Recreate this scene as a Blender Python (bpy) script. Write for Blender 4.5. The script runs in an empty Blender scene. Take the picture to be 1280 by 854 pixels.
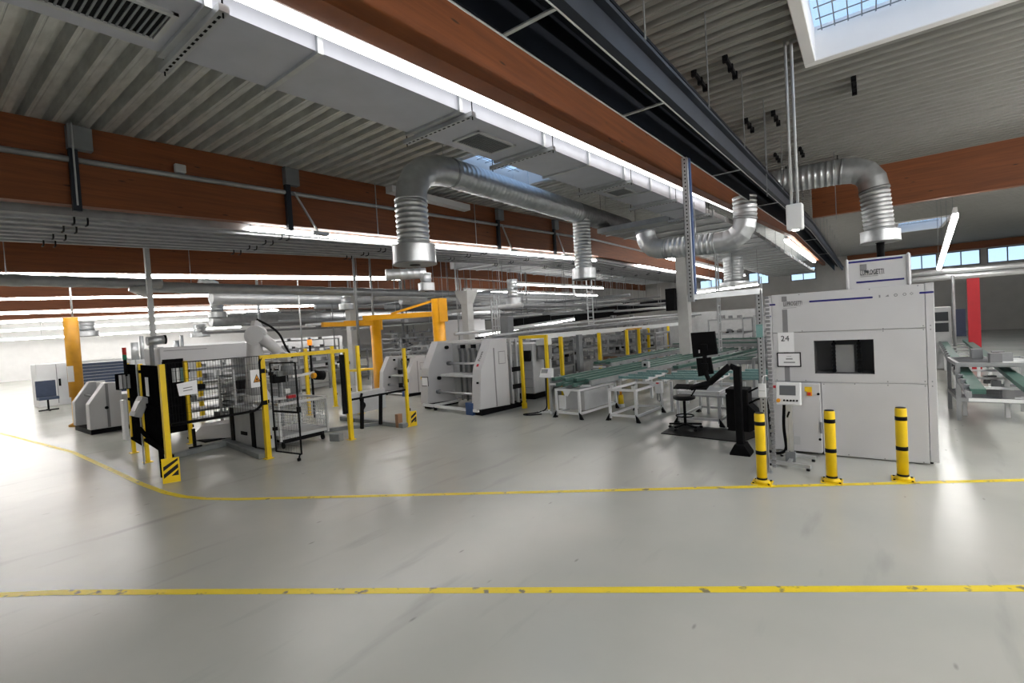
import bpy, bmesh, math, random
from mathutils import Vector, Matrix
random.seed(7)
S = bpy.context.scene
C = S.collection
PI = math.pi
R = math.radians
H = 2.1            # eye height of the photographer

# ---------------------------------------------------------------- materials
def mat(name, col, rough=.5, metal=0., noise=0., nscale=6., stretch=(1, 1, 1), bump=0., emit=None, estr=0., spec=.35, alpha=1.):
    m = bpy.data.materials.new(name); m.use_nodes = True
    nt = m.node_tree; b = nt.nodes['Principled BSDF']
    b.inputs['Base Color'].default_value = (*col, 1)
    b.inputs['Roughness'].default_value = rough
    b.inputs['Metallic'].default_value = metal
    b.inputs['Specular IOR Level'].default_value = spec
    if noise or bump:
        tc = nt.nodes.new('ShaderNodeTexCoord'); mp = nt.nodes.new('ShaderNodeMapping')
        mp.inputs['Scale'].default_value = stretch
        nt.links.new(tc.outputs['Object'], mp.inputs['Vector'])
        n = nt.nodes.new('ShaderNodeTexNoise'); n.inputs['Scale'].default_value = nscale; n.inputs['Detail'].default_value = 5
        nt.links.new(mp.outputs[0], n.inputs['Vector'])
        if noise:
            r = nt.nodes.new('ShaderNodeValToRGB')
            r.color_ramp.elements[0].position = .3; r.color_ramp.elements[1].position = .7
            r.color_ramp.elements[0].color = (*[max(0, c * (1 - noise)) for c in col], 1)
            r.color_ramp.elements[1].color = (*[min(1, c * (1 + noise)) for c in col], 1)
            nt.links.new(n.outputs['Fac'], r.inputs[0]); nt.links.new(r.outputs[0], b.inputs['Base Color'])
        if bump:
            bp = nt.nodes.new('ShaderNodeBump'); bp.inputs['Strength'].default_value = bump; bp.inputs['Distance'].default_value = .01
            nt.links.new(n.outputs['Fac'], bp.inputs['Height']); nt.links.new(bp.outputs[0], b.inputs['Normal'])
    if emit:
        b.inputs['Emission Color'].default_value = (*emit, 1); b.inputs['Emission Strength'].default_value = estr
    if alpha < 1: b.inputs['Alpha'].default_value = alpha
    return m

M = {}
M['galv'] = mat('galvanised_sheet', (.50, .52, .54), .42, .75, .10, 5.)
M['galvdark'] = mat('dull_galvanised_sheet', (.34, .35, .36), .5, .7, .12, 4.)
M['duct'] = mat('duct_sheet_metal', (.44, .455, .51), .45, .3, .07, 2.5)
M['spiral'] = mat('spiral_duct_metal', (.58, .60, .62), .36, .8, .08, 8.)
M['deck'] = mat('galvanised_roof_deck', (.60, .61, .59), .40, .45, .16, 3., (4, 1, 4))
M['deckdim'] = mat('dim_lit_roof_deck', (.25, .245, .23), .6, .1, .08, 3., (4, 1, 4))  # weaker light of the right-hand bay is put into this deck colour
M['black'] = mat('black_powder_coat', (.005, .005, .006), .65, 0, .3, 9., spec=.10)
M['girder'] = mat('black_steel_paint', (.0045, .006, .010), .6, 0, .3, 3., spec=.12)
M['girderblue'] = mat('blue_grey_steel_paint', (.022, .027, .038), .5, 0, .2, 3., spec=.25)
M['rubber'] = mat('black_rubber', (.009, .009, .010), .5, 0, .2, 20., spec=.2)
M['yellow'] = mat('safety_yellow_paint', (.82, .56, .010), .4, 0, .06, 5.)
M['crane'] = mat('orange_yellow_paint', (.78, .36, .012), .42, 0, .06, 4.)
M['ochre'] = mat('ochre_yellow_paint', (.52, .25, .015), .5, 0, .12, 4.)
M['white'] = mat('white_powder_coat', (.72, .73, .74), .38, 0, .03, 3.)
M['machine'] = mat('pale_grey_powder_coat', (.54, .54, .555), .42, 0, .03, 2.)
M['grey'] = mat('mid_grey_paint', (.19, .20, .21), .5, 0, .08, 5.)
M['kerb'] = mat('grey_kerb_paint', (.20, .215, .22), .6, 0, .15, 6.)
M['lightgrey'] = mat('light_grey_paint', (.45, .46, .47), .5, 0, .06, 5.)
M['stripe'] = mat('grey_stripe_paint', (.22, .22, .23), .5)
M['navy'] = mat('navy_blue_stripe', (.02, .018, .16), .4)
M['blue'] = mat('blue_painted_steel', (.035, .075, .19), .4, 0, .1)
M['curtain'] = mat('matt_black_curtain', (.006, .006, .007), .9, 0, .3, 9., spec=0.)
M['paper'] = mat('white_paper', (.82, .82, .84), .7, 0, .02, 9.)
M['ink'] = mat('black_ink', (.015, .015, .02), .7, spec=.2)
M['red'] = mat('red_plastic', (.5, .02, .03), .4, 0, .05)
M['orange'] = mat('orange_warning_paint', (.80, .33, .02), .5, 0, .05)
M['green'] = mat('green_conveyor_belt', (.05, .115, .095), .5, 0, .15, 12.)
M['teal'] = mat('pale_teal_conveyor_rail', (.20, .36, .35), .4, 0, .08, 8.)
M['alu'] = mat('aluminium_profile', (.60, .61, .62), .35, .7, .05, 8.)
M['glassdark'] = mat('dark_screen_glass', (.03, .035, .04), .15)
M['screen'] = mat('grey_lcd_screen', (.13, .14, .15), .2)
M['cardboard'] = mat('brown_cardboard', (.30, .17, .10), .8, 0, .1, 6.)
M['concrete'] = mat('pale_concrete', (.50, .50, .49), .75, 0, .06, 4., bump=.1)
M['wall'] = mat('white_wall_paint', (.74, .73, .73), .8, 0, .03, 2.)
M['greywall'] = mat('grey_wall_paint', (.42, .42, .41), .8, 0, .04, 2.)
M['navyshutter'] = mat('navy_slatted_cabinet', (.05, .07, .12), .5, 0, .1)
M['clear'] = None
M['lamp'] = mat('led_diffuser', (.9, .9, .9), .5, emit=(1, .975, .94), estr=26.)
M['lampmain'] = mat('led_diffuser_main', (.9, .9, .9), .5, emit=(1, .975, .94), estr=3.4)
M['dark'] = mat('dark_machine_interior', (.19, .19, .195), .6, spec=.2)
M['lampfill'] = mat('led_diffuser_fill', (.9, .9, .9), .5, emit=(1, .975, .94), estr=34.)  # stronger glow for the unseen fill rows
M['pane'] = mat('clear_pane', (.02, .022, .025), .06)
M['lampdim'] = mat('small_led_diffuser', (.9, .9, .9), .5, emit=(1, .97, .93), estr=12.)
M['lampred'] = mat('red_signal_lens', (.5, .03, .02), .3)
M['lampgreen'] = mat('green_signal_lens', (.02, .22, .12), .3)
M['lamporange'] = mat('lit_orange_beacon', (.8, .25, .02), .3, emit=(1, .3, .03), estr=.5)
M['skyglass'] = mat('skylight_glazing', (.92, .95, 1.), .05)
def glassy(m, fac=.12, tint=(1, 1, 1)):
    nt = m.node_tree; b = nt.nodes['Principled BSDF']; out = nt.nodes['Material Output']
    t = nt.nodes.new('ShaderNodeBsdfTransparent'); t.inputs[0].default_value = (*tint, 1)
    x = nt.nodes.new('ShaderNodeMixShader'); x.inputs[0].default_value = fac
    nt.links.new(t.outputs[0], x.inputs[1]); nt.links.new(b.outputs[0], x.inputs[2]); nt.links.new(x.outputs[0], out.inputs[0])
glassy(M['skyglass'], .08, (.95, .98, 1.)); glassy(M['pane'], .10)

def wood():
    m = bpy.data.materials.new('glulam_timber'); m.use_nodes = True
    nt = m.node_tree; b = nt.nodes['Principled BSDF']; L = nt.links.new; N = nt.nodes.new
    tc = N('ShaderNodeTexCoord')
    mp = N('ShaderNodeMapping'); mp.inputs['Scale'].default_value = (.35, .35, 9.)
    L(tc.outputs['Object'], mp.inputs['Vector'])
    n = N('ShaderNodeTexNoise'); n.inputs['Scale'].default_value = 2.2; n.inputs['Detail'].default_value = 6; n.inputs['Roughness'].default_value = .65
    L(mp.outputs[0], n.inputs['Vector'])
    r = N('ShaderNodeValToRGB'); r.color_ramp.elements[0].position = .3; r.color_ramp.elements[1].position = .72
    r.color_ramp.elements[0].color = (.145, .039, .009, 1); r.color_ramp.elements[1].color = (.25, .073, .017, 1)
    L(n.outputs['Fac'], r.inputs[0])
    # knots: small dark ellipses scattered along the lamellas
    mk = N('ShaderNodeMapping'); mk.inputs['Scale'].default_value = (1.6, 1.6, 7.)
    L(tc.outputs['Object'], mk.inputs['Vector'])
    v = N('ShaderNodeTexVoronoi'); v.inputs['Scale'].default_value = 1.; v.inputs['Randomness'].default_value = 1.
    L(mk.outputs[0], v.inputs['Vector'])
    k = N('ShaderNodeValToRGB'); k.color_ramp.elements[0].position = .05; k.color_ramp.elements[1].position = .11
    k.color_ramp.elements[0].color = (.25, .25, .25, 1); k.color_ramp.elements[1].color = (1, 1, 1, 1)
    L(v.outputs['Distance'], k.inputs[0])
    mx = N('ShaderNodeMixRGB'); mx.blend_type = 'MULTIPLY'; mx.inputs[0].default_value = 1
    L(r.outputs[0], mx.inputs[1]); L(k.outputs[0], mx.inputs[2]); L(mx.outputs[0], b.inputs['Base Color'])
    b.inputs['Roughness'].default_value = .55
    return m
M['wood'] = wood()

def floor_mat():
    m = bpy.data.materials.new('epoxy_floor'); m.use_nodes = True
    nt = m.node_tree; b = nt.nodes['Principled BSDF']; L = nt.links.new; N = nt.nodes.new
    tc = N('ShaderNodeTexCoord')
    def noise(scale, det, vec=None):
        n = N('ShaderNodeTexNoise'); n.inputs['Scale'].default_value = scale; n.inputs['Detail'].default_value = det
        L(vec or tc.outputs['Object'], n.inputs['Vector']); return n
    def ramp(src, stops):
        r = N('ShaderNodeValToRGB'); e = r.color_ramp.elements
        e[0].position, e[0].color = stops[0][0], (*stops[0][1], 1); e[1].position, e[1].color = stops[-1][0], (*stops[-1][1], 1)
        L(src, r.inputs[0]); return r
    a = noise(.55, 4)
    base = ramp(a.outputs['Fac'], [(.3, (.42, .43, .395)), (.7, (.51, .505, .465))])
    # rubbed tyre marks and scuffs
    mp = N('ShaderNodeMapping'); mp.inputs['Scale'].default_value = (.5, 3., 1.); mp.inputs['Rotation'].default_value = (0, 0, R(35))
    L(tc.outputs['Object'], mp.inputs['Vector'])
    s = noise(1.1, 6, mp.outputs[0])
    sc = ramp(s.outputs['Fac'], [(.60, (1, 1, 1)), (.78, (.72, .73, .74))])
    mx = N('ShaderNodeMixRGB'); mx.blend_type = 'MULTIPLY'; mx.inputs[0].default_value = .8
    L(base.outputs[0], mx.inputs[1]); L(sc.outputs[0], mx.inputs[2])
    # small dark specks
    mv = N('ShaderNodeMapping'); mv.inputs['Scale'].default_value = (1.2, 3.4, 1.); mv.inputs['Rotation'].default_value = (0, 0, R(25))
    L(tc.outputs['Object'], mv.inputs['Vector'])
    v = N('ShaderNodeTexVoronoi'); v.inputs['Scale'].default_value = 1.3; L(mv.outputs[0], v.inputs['Vector'])
    sp = ramp(v.outputs['Distance'], [(.02, (.5, .5, .5)), (.07, (1, 1, 1))])
    m2 = N('ShaderNodeMixRGB'); m2.blend_type = 'MULTIPLY'; m2.inputs[0].default_value = .75
    L(mx.outputs[0], m2.inputs[1]); L(sp.outputs[0], m2.inputs[2])
    L(m2.outputs[0], b.inputs['Base Color'])
    b.inputs['Roughness'].default_value = .27
    b.inputs['Specular IOR Level'].default_value = .5
    return m
M['floor'] = floor_mat()

def tape_mat():
    m = bpy.data.materials.new('worn_yellow_floor_paint'); m.use_nodes = True
    nt = m.node_tree; b = nt.nodes['Principled BSDF']; L = nt.links.new; N = nt.nodes.new
    tc = N('ShaderNodeTexCoord'); n = N('ShaderNodeTexNoise'); n.inputs['Scale'].default_value = 9; n.inputs['Detail'].default_value = 7
    L(tc.outputs['Object'], n.inputs['Vector'])
    r = N('ShaderNodeValToRGB'); e = r.color_ramp.elements
    e[0].position = .33; e[0].color = (.22, .19, .12, 1); e[1].position = .40; e[1].color = (.86, .66, .022, 1)
    L(n.outputs['Fac'], r.inputs[0]); L(r.outputs[0], b.inputs['Base Color']); b.inputs['Roughness'].default_value = .4
    return m
M['tape'] = tape_mat()

# ---------------------------------------------------------------- mesh builder
class MB:
    """collects shapes for ONE mesh object; root = the thing the coordinates are measured from"""
    def __init__(s, root=None):
        s.v = []; s.f = []; s.sm = []; s.off = Vector(root.location) if root is not None else Vector((0, 0, 0))
    def add(s, vs, fs, smooth=False):
        o = len(s.v); s.v += [Vector(p) - s.off for p in vs]
        for f in fs: s.f.append([i + o for i in f]); s.sm.append(smooth)
        return s
    def box(s, x0, x1, y0, y1, z0, z1):
        return s.add([(x, y, z) for z in (z0, z1) for y in (y0, y1) for x in (x0, x1)],
                     [(0, 2, 3, 1), (4, 5, 7, 6), (0, 1, 5, 4), (2, 6, 7, 3), (0, 4, 6, 2), (1, 3, 7, 5)])
    def cbox(s, c, d, rot=None):
        m = rot or Matrix.Identity(3)
        vs = [Vector(c) + m @ Vector((x * d[0] / 2, y * d[1] / 2, z * d[2] / 2)) for z in (-1, 1) for y in (-1, 1) for x in (-1, 1)]
        return s.add(vs, [(0, 2, 3, 1), (4, 5, 7, 6), (0, 1, 5, 4), (2, 6, 7, 3), (0, 4, 6, 2), (1, 3, 7, 5)])
    def bar(s, p, q, w, h=None):
        """rectangular bar from p to q"""
        h = h or w; p, q = Vector(p), Vector(q); d = (q - p)
        if d.length < 1e-6: return s
        d.normalize(); up = Vector((0, 0, 1)) if abs(d.z) < .95 else Vector((0, 1, 0))
        a = d.cross(up).normalized(); b = a.cross(d).normalized()
        vs = [e + a * (i * w / 2) + b * (j * h / 2) for e in (p, q) for i, j in ((-1, -1), (1, -1), (1, 1), (-1, 1))]
        return s.add(vs, [(3, 2, 1, 0), (4, 5, 6, 7), (0, 1, 5, 4), (1, 2, 6, 5), (2, 3, 7, 6), (3, 0, 4, 7)])
    def tube(s, pts, r, n=10, cap=True):
        pts = [Vector(p) for p in pts]; k = len(pts)
        rs = r if isinstance(r, (list, tuple)) else [r] * k
        vs = []; a = None
        for i, p in enumerate(pts):
            t = (pts[min(i + 1, k - 1)] - pts[max(i - 1, 0)])
            t = t.normalized() if t.length > 1e-9 else Vector((0, 0, 1))
            if a is None:
                a = t.cross(Vector((0, 0, 1)) if abs(t.z) < .9 else Vector((1, 0, 0))).normalized()
            else: a = (a - t * a.dot(t)).normalized()
            b = t.cross(a)
            vs += [p + (a * math.cos(2 * PI * j / n) + b * math.sin(2 * PI * j / n)) * rs[i] for j in range(n)]
        fs = [(i * n + j, i * n + (j + 1) % n, (i + 1) * n + (j + 1) % n, (i + 1) * n + j) for i in range(k - 1) for j in range(n)]
        s.add(vs, fs, True)
        if cap:
            o = len(s.v) - len(vs)
            s.f.append([o + j for j in reversed(range(n))]); s.sm.append(False)
            s.f.append([o + (k - 1) * n + j for j in range(n)]); s.sm.append(False)
        return s
    def mitre(s, pts, r, n=28):
        """lobster-back bend: straight segments with hard creases between them"""
        t = MB(); t.tube(pts, r, n, cap=False)
        for i in range(len(pts) - 1):
            a, b = t.v[i * n:(i + 1) * n], t.v[(i + 1) * n:(i + 2) * n]
            s.add([p + s.off * 0 for p in a] + list(b), [(j, (j + 1) % n, n + (j + 1) % n, n + j) for j in range(n)], True)
        return s
    def cyl(s, p, q, r0, r1=None, n=16): return s.tube([p, q], [r0, r0 if r1 is None else r1], n)
    def ribbed(s, p, q, r, step=.09, n=24, rib=.012):
        p, q = Vector(p), Vector(q); L = (q - p).length; k = max(1, int(L / step)); pts = []; rs = []
        for i in range(k):
            a = i / k; w = 1. / k
            for t, d in ((.0, 0), (.62, 0), (.72, rib), (.92, rib)): pts.append(p.lerp(q, a + w * t)); rs.append(r + d)
        pts.append(q); rs.append(r)
        return s.tube(pts, rs, n)
    def prism(s, poly, axis, lo, hi):
        """polygon extruded along an axis; poly in the other two axes, in order"""
        def P(a, b, c): return {'x': (c, a, b), 'y': (a, c, b), 'z': (a, b, c)}[axis]
        n = len(poly); vs = [P(a, b, lo) for a, b in poly] + [P(a, b, hi) for a, b in poly]
        return s.add(vs, [tuple(reversed(range(n))), tuple(range(n, 2 * n))] + [(i, (i + 1) % n, n + (i + 1) % n, n + i) for i in range(n)])
    def quad(s, *p): return s.add(p, [tuple(range(len(p)))])
    def disc(s, c, nrm, r, n=20, t=.004):
        nrm = Vector(nrm).normalized(); return s.cyl(Vector(c) - nrm * t / 2, Vector(c) + nrm * t / 2, r, r, n)
    def build(s, name, m, parent=None, bevel=0., origin=True):
        vs = s.v; loc = Vector((0, 0, 0))
        if parent is None and origin and vs:
            xs, ys, zs = zip(*[(p.x, p.y, p.z) for p in vs])
            loc = Vector(((min(xs) + max(xs)) / 2, (min(ys) + max(ys)) / 2, min(zs))); vs = [p - loc for p in vs]
        me = bpy.data.meshes.new(name); me.from_pydata([tuple(p) for p in vs], [], s.f)
        for p, k in zip(me.polygons, s.sm): p.use_smooth = k
        bm = bmesh.new(); bm.from_mesh(me); bmesh.ops.recalc_face_normals(bm, faces=bm.faces)
        if bevel:
            es = [e for e in bm.edges if len(e.link_faces) == 2 and e.calc_face_angle(0) > .7]
            bmesh.ops.bevel(bm, geom=es, offset=bevel, segments=1, affect='EDGES', profile=.5)
        bm.to_mesh(me); bm.free()
        me.materials.append(M[m] if isinstance(m, str) else m)
        o = bpy.data.objects.new(name, me); C.objects.link(o); o.location = loc
        if parent is not None: o.parent = parent
        return o

def tag(o, label=None, cat=None, group=None, kind=None):
    if label: o['label'] = label
    if cat: o['category'] = cat
    if group: o['group'] = group
    if kind: o['kind'] = kind
    return o
def thing(name, loc, label, cat, group=None, rz=0.):
    o = bpy.data.objects.new(name, None); C.objects.link(o); o.location = loc; o.rotation_euler = (0, 0, rz); o.empty_display_size = .1
    return tag(o, label, cat, group)
def struct(o): o['kind'] = 'structure'; return o
def copy_tree(o, loc, rz=None, label=None, group=None, parent=None):
    c = o.copy(); C.objects.link(c)
    if parent is not None: c.parent = parent
    else:
        c.location = loc
        if rz is not None: c.rotation_euler = (0, 0, rz)
        if label: c['label'] = label
        if group: c['group'] = group
    for ch in list(o.children): copy_tree(ch, None, parent=c)
    return c
def fillet(pts, rad, n=6):
    """polyline with rounded corners"""
    pts = [Vector(p) for p in pts]; out = [pts[0]]
    for i in range(1, len(pts) - 1):
        a, b, c = pts[i - 1], pts[i], pts[i + 1]; d0 = (a - b).normalized(); d1 = (c - b).normalized()
        r = min(rad, (a - b).length * .49, (c - b).length * .49)
        p, q = b + d0 * r, b + d1 * r
        for k in range(n + 1):
            t = k / n; out.append(p * (1 - t) ** 2 + b * 2 * t * (1 - t) + q * t ** 2)
    out.append(pts[-1]); return out
def text_mesh(body, size, name, m, parent, place, align='CENTER', sx=1., extrude=.001, width=None):
    """flat lettering; place maps the text plane (x right, y up) into the parent's space"""
    cu = bpy.data.curves.new(name, 'FONT'); cu.body = body; cu.size = size; cu.align_x = align; cu.align_y = 'CENTER'; cu.extrude = extrude; cu.offset = .0
    cu.resolution_u = 2
    t = bpy.data.objects.new(name, cu); C.objects.link(t)
    bpy.context.view_layer.update()
    me = bpy.data.meshes.new_from_object(t.evaluated_get(bpy.context.evaluated_depsgraph_get()))
    bpy.data.objects.remove(t); bpy.data.curves.remove(cu)
    if width:
        xs = [v.co.x for v in me.vertices]; sx = width / (max(xs) - min(xs))
    me.transform(place @ Matrix.Diagonal((sx, 1, 1, 1)))
    me.materials.clear(); me.materials.append(M[m]); me.name = name
    o = bpy.data.objects.new(name, me); C.objects.link(o); o.parent = parent
    return o
def facing(c, right, up):
    r, u = Vector(right).normalized(), Vector(up).normalized(); n = r.cross(u)
    return Matrix(((r.x, u.x, n.x, c[0]), (r.y, u.y, n.y, c[1]), (r.z, u.z, n.z, c[2]), (0, 0, 0, 1)))
def zr(u): return .041 * min(u, 18.5)      # the roof climbs towards the ridge, then runs level

# ---------------------------------------------------------------- camera
f_px, roll, pitch, yaw = 598.8, -.0594336, .0289633, .6435494
cam_d = bpy.data.cameras.new('camera'); cam = bpy.data.objects.new('camera', cam_d); C.objects.link(cam)
fw0 = Vector((math.cos(yaw), math.sin(yaw), 0)); rt0 = Vector((math.sin(yaw), -math.cos(yaw), 0)); up0 = Vector((0, 0, 1))
fw = fw0 * math.cos(pitch) - up0 * math.sin(pitch); dn = -up0 * math.cos(pitch) - fw0 * math.sin(pitch)
rt = rt0 * math.cos(roll) - dn * math.sin(roll); dn2 = rt0 * math.sin(roll) + dn * math.cos(roll)
cam.matrix_world = Matrix(((rt.x, -dn2.x, -fw.x, 0), (rt.y, -dn2.y, -fw.y, 0), (rt.z, -dn2.z, -fw.z, H), (0, 0, 0, 1)))
cam_d.sensor_width = 36; cam_d.lens = 36 * f_px / 1280; cam_d.clip_end = 300; cam_d.clip_start = .05
S.camera = cam
S.view_settings.view_transform = 'Standard'; S.view_settings.look = 'None'; S.view_settings.gamma = 1; S.view_settings.use_curve_mapping = False
S.view_settings.exposure = .5
w = bpy.data.worlds.new('sky'); S.world = w; w.use_nodes = True
nt = w.node_tree; bg = nt.nodes['Background']
sk = nt.nodes.new('ShaderNodeTexSky'); sk.sky_type = 'HOSEK_WILKIE'; sk.turbidity = 3.; sk.ground_albedo = .3
sk.sun_direction = Vector((-.4, -.3, .55)).normalized()
mxs = nt.nodes.new('ShaderNodeMixRGB'); mxs.inputs[0].default_value = .55; mxs.inputs[2].default_value = (.17, .23, .32, 1)
nt.links.new(sk.outputs[0], mxs.inputs[1]); nt.links.new(mxs.outputs[0], bg.inputs[0]); bg.inputs[1].default_value = 4.
# ================================================================ THE SETTING
U0, U1, V0, V1 = -9., 46., -13., 60.
fl_ = MB(); fl_.box(U0 - .3, U1 + .3, V0 - .3, V1 + .3, -.2, 0); struct(fl_.build('floor', 'floor', origin=False))
ROOF = 5.38
HOLES = [(5.6, 8.22, -2.4, .52), (7.7, 10.2, 5.0, 7.3), (30.6, 34.6, -3.1, -1.25), (-3, 0, -2.4, .5), (22, 25, -9, -6.5), (20., 23., 12., 15.), (10., 13., 20., 23.), (26., 29., 20, 23)]
def deck(name, m, va, vb):
    b = MB(); p = .275; prof = [(0, 0), (.035, 0), (.04, .006), (.055, .006), (.06, 0), (.14, 0), (.165, .16), (.25, .16)]
    k = 0; u = U0
    while u < U1:
        iv = [(va, vb)]
        for a0, a1, b0, b1 in HOLES:
            if u + p > a0 and u < a1:
                nv = []
                for x, y in iv:
                    if b1 <= x or b0 >= y: nv.append((x, y))
                    else:
                        if b0 > x: nv.append((x, b0))
                        if b1 < y: nv.append((b1, y))
                iv = nv
        pts = prof + [(p, 0)]
        for x, y in iv:
            vs = [(u + a, x, ROOF + zr(u) + h) for a, h in pts] + [(u + a, y, ROOF + zr(u) + h) for a, h in pts]
            n = len(pts); b.add(vs, [(i, i + 1, n + i + 1, n + i) for i in range(n - 1)])
        u += p
    return struct(b.build(name, m, origin=False))
deck('ceiling', 'deck', 2.6, V1)
deck('ceiling.001', 'deckdim', V0, 2.6)
# weatherproof skin above the deck, open over the skylights (keeps daylight to the openings)
def skylight(n, a0, a1, b0, b1, grid=True):
    z = ROOF + zr((a0 + a1) / 2); t = .13; d = .42
    b = MB()
    for x0, x1, y0, y1 in ((a0 - t, a0 + .01, b0 - t, b1 + t), (a1 - .01, a1 + t, b0 - t, b1 + t), (a0, a1, b0 - t, b0 + .01), (a0, a1, b1 - .01, b1 + t)):
        b.box(x0, x1, y0, y1, z - .06, z + d)
    fr = struct(b.build('window_%d' % n, 'wall', bevel=.01))
    off = MB(fr)
    off.box(a0, a1, b0, b1, z + d - .02, z + d)
    off.build('glazing', 'skyglass', fr)
    g = MB(fr)
    x = a0 + .12
    while x < a1 - .1: g.cyl((x, b0 + .05, z + d - .1), (x, b1 - .05, z + d - .1), .008, n=5); x += .30
    y = b0 + .12
    while y < b1 - .1: g.cyl((a0 + .05, y, z + d - .1), (a1 - .05, y, z + d - .1), .008, n=5); y += .15
    g.build('wire_grid', 'grey', fr)
for i, h in enumerate(HOLES): skylight(i + 1, *h)
# walls
wl = MB(); wl.box(U0, U1, V1, V1 + .2, 0, 7); struct(wl.build('wall_left', 'wall'))
wl = MB(); wl.box(U0 - .2, U0, V0, V1, 0, 7); struct(wl.build('wall_back', 'greywall'))
wl = MB(); wl.box(U0, U1, V0 - .2, V0, 0, 7); struct(wl.build('wall_right', 'greywall'))
# end wall with a band of clerestory windows
zs, zt = 4.55, 5.6
wins = [(-2.25, -3.95), (-4.2, -6.2), (-6.5, -8.5), (1.2, -.8), (8.4, 6.8), (5.2, 3.4), (12.5, 10.5)]
b = MB(); b.box(U1, U1 + .2, V0, V1, 0, zs); b.box(U1, U1 + .2, V0, V1, zt, 7)
edges = sorted([tuple(sorted(x)) for x in wins]); y = V0
for lo, hi in edges: b.box(U1, U1 + .2, y, lo, zs, zt); y = hi
b.box(U1, U1 + .2, y, V1, zs, zt)
struct(b.build('wall_far', 'greywall'))
for i, (lo, hi) in enumerate(edges):
    f = MB()
    for y0, y1, z0, z1 in ((lo, hi, zs, zs + .07), (lo, hi, zt - .07, zt), (lo, lo + .07, zs, zt), (hi - .07, hi, zs, zt), ((lo + hi) / 2 - .03, (lo + hi) / 2 + .03, zs, zt)):
        f.box(U1 - .02, U1 + .08, y0, y1, z0, z1)
    fr = struct(f.build('window_%d' % (i + 20), 'grey'))
    p = MB(fr); p.box(U1 + .03, U1 + .045, lo, hi, zs, zt); p.build('pane', 'skyglass', fr)
# glulam beams
def beam(v, ua, ub, name='glulam_beam', w=.2, z0=4.2, z1=5.37, lab='', grp=None, low=None):
    b = MB(); us = [u for u in (ua, 18.5, 26., ub) if ua <= u <= ub]; us = sorted(set(us))
    vs = []; low = low or (lambda u: z0 + zr(u))
    for u in us: vs += [(u, v - w / 2, low(u)), (u, v + w / 2, low(u)), (u, v + w / 2, z1 + zr(u)), (u, v - w / 2, z1 + zr(u))]
    fs = [(3, 2, 1, 0)] + [(4 * i + k, 4 * i + (k + 1) % 4, 4 * i + 4 + (k + 1) % 4, 4 * i + 4 + k) for i in range(len(us) - 1) for k in range(4)]
    n = 4 * (len(us) - 1); fs.append((n, n + 1, n + 2, n + 3))
    b.add(vs, fs); return tag(b.build(name, 'wood', origin=False), lab, 'roof beam', grp)
BL = ['brown glulam roof beam nearest the camera, beside the black steel trough', 'brown glulam roof beam behind the big curved spiral duct',
      'brown glulam roof beam above the third row of lights from the camera', 'brown glulam roof beam above the fourth row of lights', 'far brown glulam roof beam above the fifth row of lights', 'farthest brown glulam roof beam near the white left wall']
for v, l in zip((2.86, 9.39, 17.75, 25.75, 34.0, 42.3), BL): beam(v, U0, U1, lab=l, low=(lambda u: 4.175 + .054 * min(u, 26.)) if v < 3 else None)
b = MB(); b.box(17.4, 17.62, V0, 1.32, 4.9, 6.12); tag(b.build('glulam_beam', 'wood'), 'brown glulam cross beam at right behind the spiral duct elbow', 'roof beam')
b = MB(); b.box(45.6, 45.8, V0, 1.3, 5.62, 6.1); tag(b.build('glulam_beam', 'wood'), 'far dark wooden beam over the blue clerestory windows', 'roof beam')
# painted floor lines
def line(n, pts, w=.1):
    b = MB(); pts = [Vector((*p, .002)) for p in pts]; L = []; Rr = []
    for i, p in enumerate(pts):
        d = (pts[min(i + 1, len(pts) - 1)] - pts[max(i - 1, 0)]).normalized(); nn = Vector((-d.y, d.x, 0)) * w / 2
        L.append(p + nn); Rr.append(p - nn)
    k = len(pts); b.add(L + Rr, [(i, i + 1, k + i + 1, k + i) for i in range(k - 1)])
    o = b.build('trim_%d' % n, 'tape', origin=False); return struct(o)
line(1, [(-1.2, 8.75), (.855, 5.82), (2.77, 2.66), (4.68, -.51), (7.6, -5.35)], .085)
line(2, [(1.9, 21.), (2.437, 13.78), (2.42, 11.2), (2.40, 9.2), (2.43, 8.3), (2.50, 7.8), (2.62, 7.40), (2.83, 6.95), (5.3, 2.83), (7.525, -.85), (10.2, -5.3)], .085)

# ================================================================ ROOF SERVICES
# black steel trough beside the main beam
t = thing('steel_trough', (5, 1.66, 4.2), 'black steel trough running beside the main glulam beam', 'trough')
def slope_box(b, ua, ub, v0, v1, z0, z1):
    us = sorted(set([u for u in (ua, 18.5, ub) if ua <= u <= ub])); vs = []
    for u in us: vs += [(u, v0, z0 + zr(u)), (u, v1, z0 + zr(u)), (u, v1, z1 + zr(u)), (u, v0, z1 + zr(u))]
    fs = [(3, 2, 1, 0)] + [(4 * i + k, 4 * i + (k + 1) % 4, 4 * i + 4 + (k + 1) % 4, 4 * i + 4 + k) for i in range(len(us) - 1) for k in range(4)]
    n = 4 * (len(us) - 1); fs.append((n, n + 1, n + 2, n + 3)); return b.add(vs, fs)
b = MB(t); slope_box(b, U0, 40, 1.87, 1.89, 3.93, 4.35); slope_box(b, U0, 40, 1.47, 1.89, 4.34, 4.37); slope_box(b, U0, 40, 1.70, 1.74, 4.18, 4.30); slope_box(b, U0, 40, 1.58, 1.61, 4.22, 4.31)
b.build('trough_shell', 'girder', t)
b = MB(t); slope_box(b, U0, 40, 1.40, 1.47, 3.92, 4.13); slope_box(b, U0, 40, 1.34, 1.47, 4.10, 4.13); b.build('side_rail', 'girderblue', t)
b = MB(t)
for v in (1.885, 1.475): b.tube([(U0, v, 3.92 + zr(U0)), (18.5, v, 3.92 + zr(18.5)), (40, v, 3.92 + zr(40))], .007, 5)
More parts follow.
